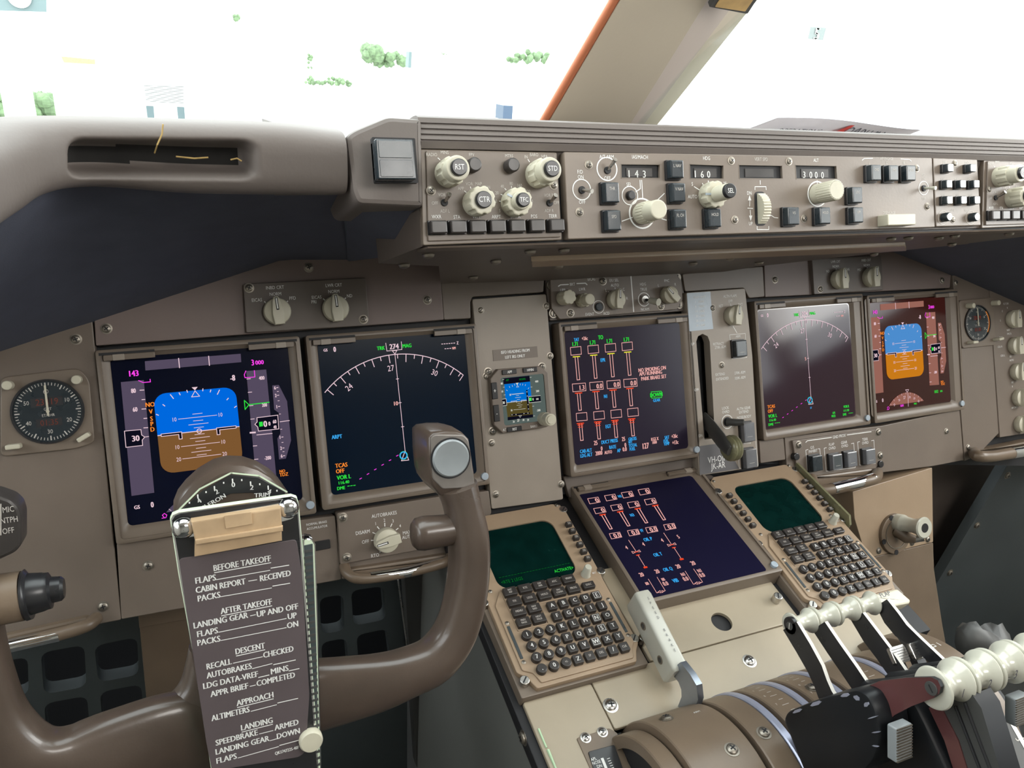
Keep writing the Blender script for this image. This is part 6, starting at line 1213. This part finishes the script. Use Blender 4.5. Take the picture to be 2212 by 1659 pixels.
# worn flange beside the right keypad
b = MB(); A = [CDRR.M @ Vector((x / 1000, y / 1000, z / 1000)) for x, y, z in ((80, 140, 6), (80, 30, 12), (80, 22, 2), (80, 24, -30), (80, 140, -30))]; b.loft([A, [p + Vector((.0035, 0, 0)) for p in A]], 'green_glass'); solo(b, 'keypad_guard', WORLD, 'thin worn greenish metal guard along the right side of the right keypad', 'guard')
# ---------------------------------------------------------------- foot wells
def vplane(y): return Fr((0, y, .5), 0)
def grating(y, out, wins, label, m='dark_sill'):
    F = vplane(y); c = F.at(sum(p[0] for p in out) / len(out), sum(p[1] for p in out) / len(out)); G = F.off(*c); b = MB()
    b.prism([G.at(*p) for p in out], -.02, 0, m, .001, holes=[rpoly([G.at(*p) for p in w], .012, 4) for w in wins]); solo(b, 'foot_well_grating', G, label, 'grating')
grating(.06, [(-80, 1385), (300, 1330), (318, 1500), (330, 1659), (350, 1800), (-80, 1800)], [[(88, 1410), (182, 1393), (187, 1483), (95, 1500)], [(204, 1395), (296, 1376), (300, 1458), (212, 1474)], [(95, 1520), (188, 1503), (196, 1600), (104, 1615)], [(216, 1495), (305, 1478), (312, 1570), (224, 1590)], [(-40, 1440), (60, 1418), (62, 1500), (-30, 1520)]], 'dark metal grating with rounded square openings in the left foot well')
grating(.06, [(600, 1250), (866, 1240), (880, 1500), (880, 1700), (600, 1750)], [[(690, 1292), (742, 1284), (744, 1362), (694, 1370)], [(758, 1276), (828, 1266), (834, 1338), (764, 1352)], [(770, 1372), (836, 1358), (846, 1440), (776, 1450)], [(694, 1388), (748, 1378), (754, 1460), (698, 1470)]], 'dark metal grating with rounded openings behind the wheel, right of the checklist')
b = MB(); F = vplane(-.02); G = F.sub(350, 1420); b.prism(rpoly([G.at(*p) for p in ((298, 1318), (470, 1290), (480, 1500), (318, 1530))], .002), -.02, 0, 'brown', .001); b.prism([G.at(*p) for p in ((298, 1318), (470, 1290), (470, 1322), (301, 1352))], 0, .004, 'brown', .001); solo(b, 'foot_well_cover', G, 'brown lower cover panel left of the checklist', 'panel')
b = MB(); F = vplane(.02); G = F.sub(930, 1350); b.prism(rpoly([G.at(*p) for p in ((872, 1225), (1075, 1180), (1100, 1659), (900, 1659))], .002), -.02, 0, 'charcoal', .001); b.tube([(*G.at(858, 1248), .004), (*G.at(880, 1412), .004)], .0012, 'steel', 8); solo(b, 'foot_well_cover', G, 'very dark panel between the wheel and the pedestal', 'panel')
b = MB(); F = vplane(.02); G = F.sub(2130, 1180); b.prism(rpoly([G.at(*p) for p in ((2022, 1263), (2188, 985), (2300, 930), (2300, 1460), (2040, 1460))], .002), -.02, 0, 'dark_sill', .001)
for x, y in ((2176, 1027), (2110, 1135), (2052, 1237)): q = G.at(x, y); b.screw(q[0], q[1], .006)
solo(b, 'foot_well_cover', G, 'grey slanted panel in the right foot well', 'panel')
b = MB(); F = vplane(.10); G = F.sub(2050, 1150); b.prism([G.at(*p) for p in ((1700, 1000), (2400, 860), (2400, 1600), (1700, 1600))], -.02, 0, 'underside')
solo(b, 'foot_well_cover', G, 'dark brown rear sheet of the right foot well', 'panel')

# ---------------------------------------------------------------- windshield post, paper, placard
WS = Fr((0, .146, 1.18), -49.0)
def post(cols, name, label, m, depth=.05):
    pass
def wsx(px, py, h): q = WS.at(px, py, h); return Vector((q[0], q[1], h))
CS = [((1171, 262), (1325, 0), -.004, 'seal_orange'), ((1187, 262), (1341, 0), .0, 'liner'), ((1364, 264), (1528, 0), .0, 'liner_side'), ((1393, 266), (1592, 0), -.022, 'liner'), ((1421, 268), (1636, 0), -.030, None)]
b = MB()
def ends(a, c, h): p, q = wsx(*a, h), wsx(*c, h); d = q - p; return [p - d * .12, p + d * ((1.19 - p.y) / d.y)]     # run up to the ceiling
for i in range(len(CS) - 1):
    L = []
    for (a, c, h, m) in (CS[i], CS[i + 1]): L.append(ends(a, c, h))
    if i == 0:
        b.tube([L[0][0].lerp(L[1][0], .5) - Vector((0, 0, .004)), L[0][1].lerp(L[1][1], .5) - Vector((0, 0, .004))], [(L[0][0] - L[1][0]).length * .55, (L[0][1] - L[1][1]).length * .55], 'seal_orange', 14); continue
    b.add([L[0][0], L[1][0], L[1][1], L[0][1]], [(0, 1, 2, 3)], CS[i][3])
T1 = ends(CS[1][0], CS[1][1], 0); T4 = ends(CS[4][0], CS[4][1], -.030); L = [[Vector((p.x, p.y, -.07)) for p in T_] for T_ in (T1, T4)]
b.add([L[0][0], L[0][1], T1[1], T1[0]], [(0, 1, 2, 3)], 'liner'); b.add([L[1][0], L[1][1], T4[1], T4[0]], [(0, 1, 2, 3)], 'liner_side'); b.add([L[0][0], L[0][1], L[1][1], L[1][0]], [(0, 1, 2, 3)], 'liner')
solo(b, 'trim_1', WS, 'beige windshield centre post with an orange seal on its left edge', None, None, 'structure')
F = WS.sub(1585, 0, .004); b = MB(); b.prism(rpoly([F.at(*p, .0) for p in ((1528, 6), (1612, 22), (1665, -60), (1590, -90))], .002), .0, .006, 'charcoal', .001); b.prism(rpoly([F.at(*p, .0) for p in ((1541, 4), (1606, 14), (1650, -50), (1592, -72))], .001), .006, .007, 'wood_label'); solo(b, 'compass_card', F, 'amber card in a dark frame at the top of the windshield post', 'placard')
# paper on the glareshield
PF = Fr((.36, -.02, 1.176), 88.5); b = MB(); zc = 1.1785
def pz(px, py, z=zc): d = ray(px, py); return CAMPOS + d * ((z - CAMPOS.z) / d.z)
A, B_, C_, D_ = pz(1606, 282, 1.1765), pz(1680, 254, 1.196), pz(1990, 276, 1.190), pz(1962, 291, 1.1765)
N = 12; V = []
for i in range(N + 1):
    s_ = i / N
    for j in range(7): r = j / 6; p = A.lerp(D_, s_).lerp(B_.lerp(C_, s_), r); V.append(p + Vector((0, 0, .003 * math.sin(s_ * 5) * r)))
Fc = [(i * 7 + j, (i + 1) * 7 + j, (i + 1) * 7 + j + 1, i * 7 + j + 1) for i in range(N) for j in range(6)]
b.add(V, Fc, 'paper'); b.add([v - Vector((0, 0, .0006)) for v in V], [f[::-1] for f in Fc], 'paper')
ax = (D_ - A).normalized(); ay = (B_ - A); ay = (ay - ax * ay.dot(ax)).normalized(); M = Matrix((ax, ay, ax.cross(ay))).transposed().to_4x4(); _t = A.lerp(D_, .56).lerp(B_.lerp(C_, .56), .30); M.translation = _t + (CAMPOS - _t).normalized() * .005; b.M = M
h_ = .018; b.text('QANTAS', .040, 0, h_, .001, 'print_dark', .9); b.poly([(-.028, -.010), (-.004, -.010), (-.002, .014), (-.010, .014)], .001, 'print_red'); b.text('OPERATIONS', -.095, -.004, h_ * .6, .001, 'print_dark', .9)
solo(b, 'paper_sheet', WORLD, 'white printed paper lying on the glareshield below the right window', 'paper')
# ---------------------------------------------------------------- cockpit shell
b = MB(); b.box(0, -1.05, 2.68, 3.3, -.05, 0, 'charcoal'); struct(b, 'floor')
b = MB(); b.box(0, .40, 2.68, .04, 0, 1.10, 'void'); struct(b, 'wall_front')
b = MB(); b.add([(-1.6, -2.6, 2.02), (1.6, -2.6, 2.02), (1.6, -.62, 1.98), (-1.6, -.62, 1.98), (-1.6, -2.6, 2.07), (1.6, -2.6, 2.07), (1.6, -.60, 2.03), (-1.6, -.60, 2.03)], [(0, 1, 2, 3)[::-1], (4, 5, 6, 7), (0, 4, 5, 1), (1, 5, 6, 2), (2, 6, 7, 3), (3, 7, 4, 0)], 'shell'); struct(b, 'ceiling')
for nm_, sx_ in (('left', -1), ('right', 1)):
    b = MB(); x = 1.32 * sx_
    O_ = [(-2.6, 0), (.40, 0), (.40, 1.08), (-.32, 1.12), (-.32, 1.98), (-2.6, 2.02)]; Hn = [(-1.75, 1.18), (-1.15, 1.18), (-1.10, 1.72), (-1.75, 1.78)]; H2 = [(-1.05, 1.18), (-.36, 1.18), (-.36, 1.72), (-1.0, 1.74)]
    b.M = Matrix.Translation((x, 0, 0)) @ Matrix(((0, 0, 1, 0), (1, 0, 0, 0), (0, 1, 0, 0), (0, 0, 0, 1)))
    b.prism(O_, -.02, .02, 'shell', holes=[H2] if sx_ < 0 else [Hn, H2]); b2 = MB(); b2.M = b.M; b.prism(O_, -.0201, -.02, 'shell') if False else None
    struct(b, 'wall_' + nm_)
b = MB(); b.box(0, -2.62, 2.7, .04, 0, 2.03, 'shell'); struct(b, 'wall_rear')
for k, P in enumerate((((-1.30, .22, 1.10), (-.03, .22, 1.125), (-.03, -.60, 1.97), (-1.30, -.60, 1.97)), ((.06, .22, 1.125), (1.30, .22, 1.10), (1.30, -.60, 1.97), (.06, -.60, 1.97)))):
    b = MB(); P = [Vector(p) for p in P]; n_ = (P[1] - P[0]).cross(P[3] - P[0]).normalized() * .004; b.loft([P, [p + n_ for p in P]], 'pane_glass'); struct(b, 'window_%d' % (k + 1))
# ---------------------------------------------------------------- outside on the apron
def out(px, py, y): d = ray(px, py); t = (y - CAMPOS.y) / d.y; return CAMPOS + d * t
GZ = -7.5
b = MB(); b.box(40, 260, 700, 540, GZ - .2, GZ, 'tarmac'); solo(b, 'apron', WORLD, 'pale sunlit apron outside the windows', 'ground', None, 'structure')
def oquad(name, P, y, m, label, cat, th=.3, extra=None, kind=None):
    Q = [out(*p, y) for p in P]; c = sum(Q, Vector()) / len(Q); F = Fr(None, M=Matrix.Translation(c)); b = MB(); b.M = Matrix.Translation(-c)
    b.loft([Q, [p + Vector((0, th, 0)) for p in Q]], m)
    if extra: extra(b, y)
    return solo(b, name, F, label, cat, None, kind)
YF = 60
ha = []
F = Fr(None, M=Matrix.Translation((-20, YF, GZ))); t = thing('hangar_building', F, 'overexposed white hangar filling the left window', 'building'); tI = Matrix.Translation((20, -YF, -GZ))
b = MB(); b.M = tI; q0 = out(121, 272, YF); q1_ = out(462, 200, YF); b.box((q0.x + q1_.x) / 2, YF + 5, q1_.x - q0.x, 8, GZ, 16, 'facade'); b.box(out(38, 240, YF).x, YF + 1, 1.75, .5, GZ, 14, 'facade'); part(b, 'wall', t)
def oq(P, y, m, name, label=None, th=.25, bars=0):
    Q = [out(*p, y) for p in P]; b = MB(); b.M = tI; b.loft([Q, [p + Vector((0, th, 0)) for p in Q]], m)
    for k in range(bars): f_ = (k + .5) / bars; a, c = Q[0].lerp(Q[3], f_), Q[1].lerp(Q[2], f_); b.tube([a - Vector((0, .05, 0)), c - Vector((0, .05, 0))], .035, 'facade', 6)
    part(b, name, t, label)
YH = YF + .55
oq([(310, 182), (397, 184), (397, 226), (316, 222)], YH - .1, 'shutter', 'roller_door', 'grey roller shutter', bars=12); oq([(315.5, 229), (331.5, 230), (334.5, 266), (320, 266)], YH - .1, 'doorway', 'door'); oq([(382.5, 231.5), (398, 232), (400.5, 268), (386, 268)], YH - .1, 'doorway', 'door'); oq([(132, 122), (205, 129), (205, 139), (138, 135)], YH - .1, 'wood_label', 'louvre', 'small tan louvre')
oquad('sign_board', [(-60, -60), (98, -60), (100.5, 26), (-60, 21)], 40, 'sign_teal', 'dark teal board with a white round mark at the top left corner', 'sign', .1, lambda b, y: b.tube([out(42, -8, y) - Vector((0, .1, 0)), out(42, -8, y) - Vector((0, .15, 0))], [.37 * 1.2, .37 * 1.2], 'facade', 28))
def five(b, y):
    c = out(1765, 73, y - .06); q = out(1765, 80, y); b.tube([q + Vector((0, .2, 0)), (q.x, q.y + .2, GZ)], .06, 'facade', 8); b.M = b.M @ Matrix.Translation(c) @ Matrix.Rotation(math.radians(90), 4, 'X'); b.text('5', 0, 0, (out(1765, 60, y) - out(1765, 86, y)).length * .92, 0, 'facade', .95, bold=.1)
oquad('stand_number_sign', [(1752, 58), (1785, 60), (1778, 87), (1746, 84)], 40, 'sign_pale', 'faint square stand sign with a white 5 outside the right window', 'sign', .05, five)
def tree(px0, px1, pt, pb, y, label, n, seed, low=None):
    rnd = random.Random(seed); b = MB(); a, c = out(px0, pb, y), out(px1, pt, y); w = abs(c.x - a.x); h = c.z - a.z; ctr = Vector(((a.x + c.x) / 2, y, a.z)); F = Fr(None, M=Matrix.Translation((ctr.x, y, min(a.z, GZ + .05) if low else a.z))); I = Matrix.Translation(-F.M.translation)
    t = thing('tree', F, label, 'tree', 'trees beyond the hangar'); b.M = I
    for k in range(n):
        u, v_ = rnd.random() - .5, rnd.random(); r = min(w, h) * (.16 + .14 * rnd.random()); x = ctr.x + u * (w - r) * (1 - .35 * v_); z = a.z + r * .6 + v_ * (h - 1.7 * r); yy = y + (rnd.random() - .5) * w * .5
        P = [];  m_ = 7
        for i in range(m_):
            th = math.pi * (i + .5) / m_; P.append([(x + r * (.8 + .4 * rnd.random()) * math.sin(th) * math.cos(6.283 * j / 9), yy + r * math.sin(th) * math.sin(6.283 * j / 9), z + r * math.cos(th) * (.8 + .3 * rnd.random())) for j in range(9)])
        b.loft(P, 'leaf')
    part(b, 'foliage', t, angle=20); b = MB(); b.M = I; b.tube([(ctr.x, y, GZ), (ctr.x, y, a.z + h * .3)], [w * .03 + .05, w * .02 + .03], 'bark', 8); part(b, 'trunk', t)
tree(50, 118, 185, 268, 85, 'green tree seen left of the hangar wall', 26, 1, True); tree(-30, 16, 196, 282, 85, 'green tree at the very left edge of the window', 22, 2, True)
tree(778, 832, 92, 146, 180, 'leafy tree left of the white panel in the left window', 20, 3); tree(826, 882, 108, 144, 180, 'darker tree just right of the leafy one in the left window', 16, 4); tree(1095, 1235, 112, 134, 200, 'low row of bushes beside the windshield post', 40, 5); tree(664, 678, 112, 160, 180, 'thin dark tree left of the leafy one', 10, 6); tree(655, 762, 167, 181, 140, 'low hedge strip in the left window', 40, 7); tree(947, 972, 114, 119, 200, 'tiny distant bush left of the centre of the window', 6, 8); tree(504, 522, 20, 46, 120, 'faint leaf clump high in the left window', 6, 9)
oquad('service_van', [(1088, 228), (1108, 229), (1106, 259), (1086, 258)], 55, 'blue_van', 'dark blue box of a service van near the post', 'vehicle', 1.5)
oquad('container', [(884, 112), (890, 112), (888, 147), (882, 146)], 150, 'sign_teal', 'narrow grey container beside the distant trees', 'container', 2)
oquad('terminal_strip', [(2040, 286), (2212, 277), (2260, 276), (2260, 300), (2030, 296)], 160, 'doorway', 'distant row of dark ground equipment at the right window foot', 'building', 3)
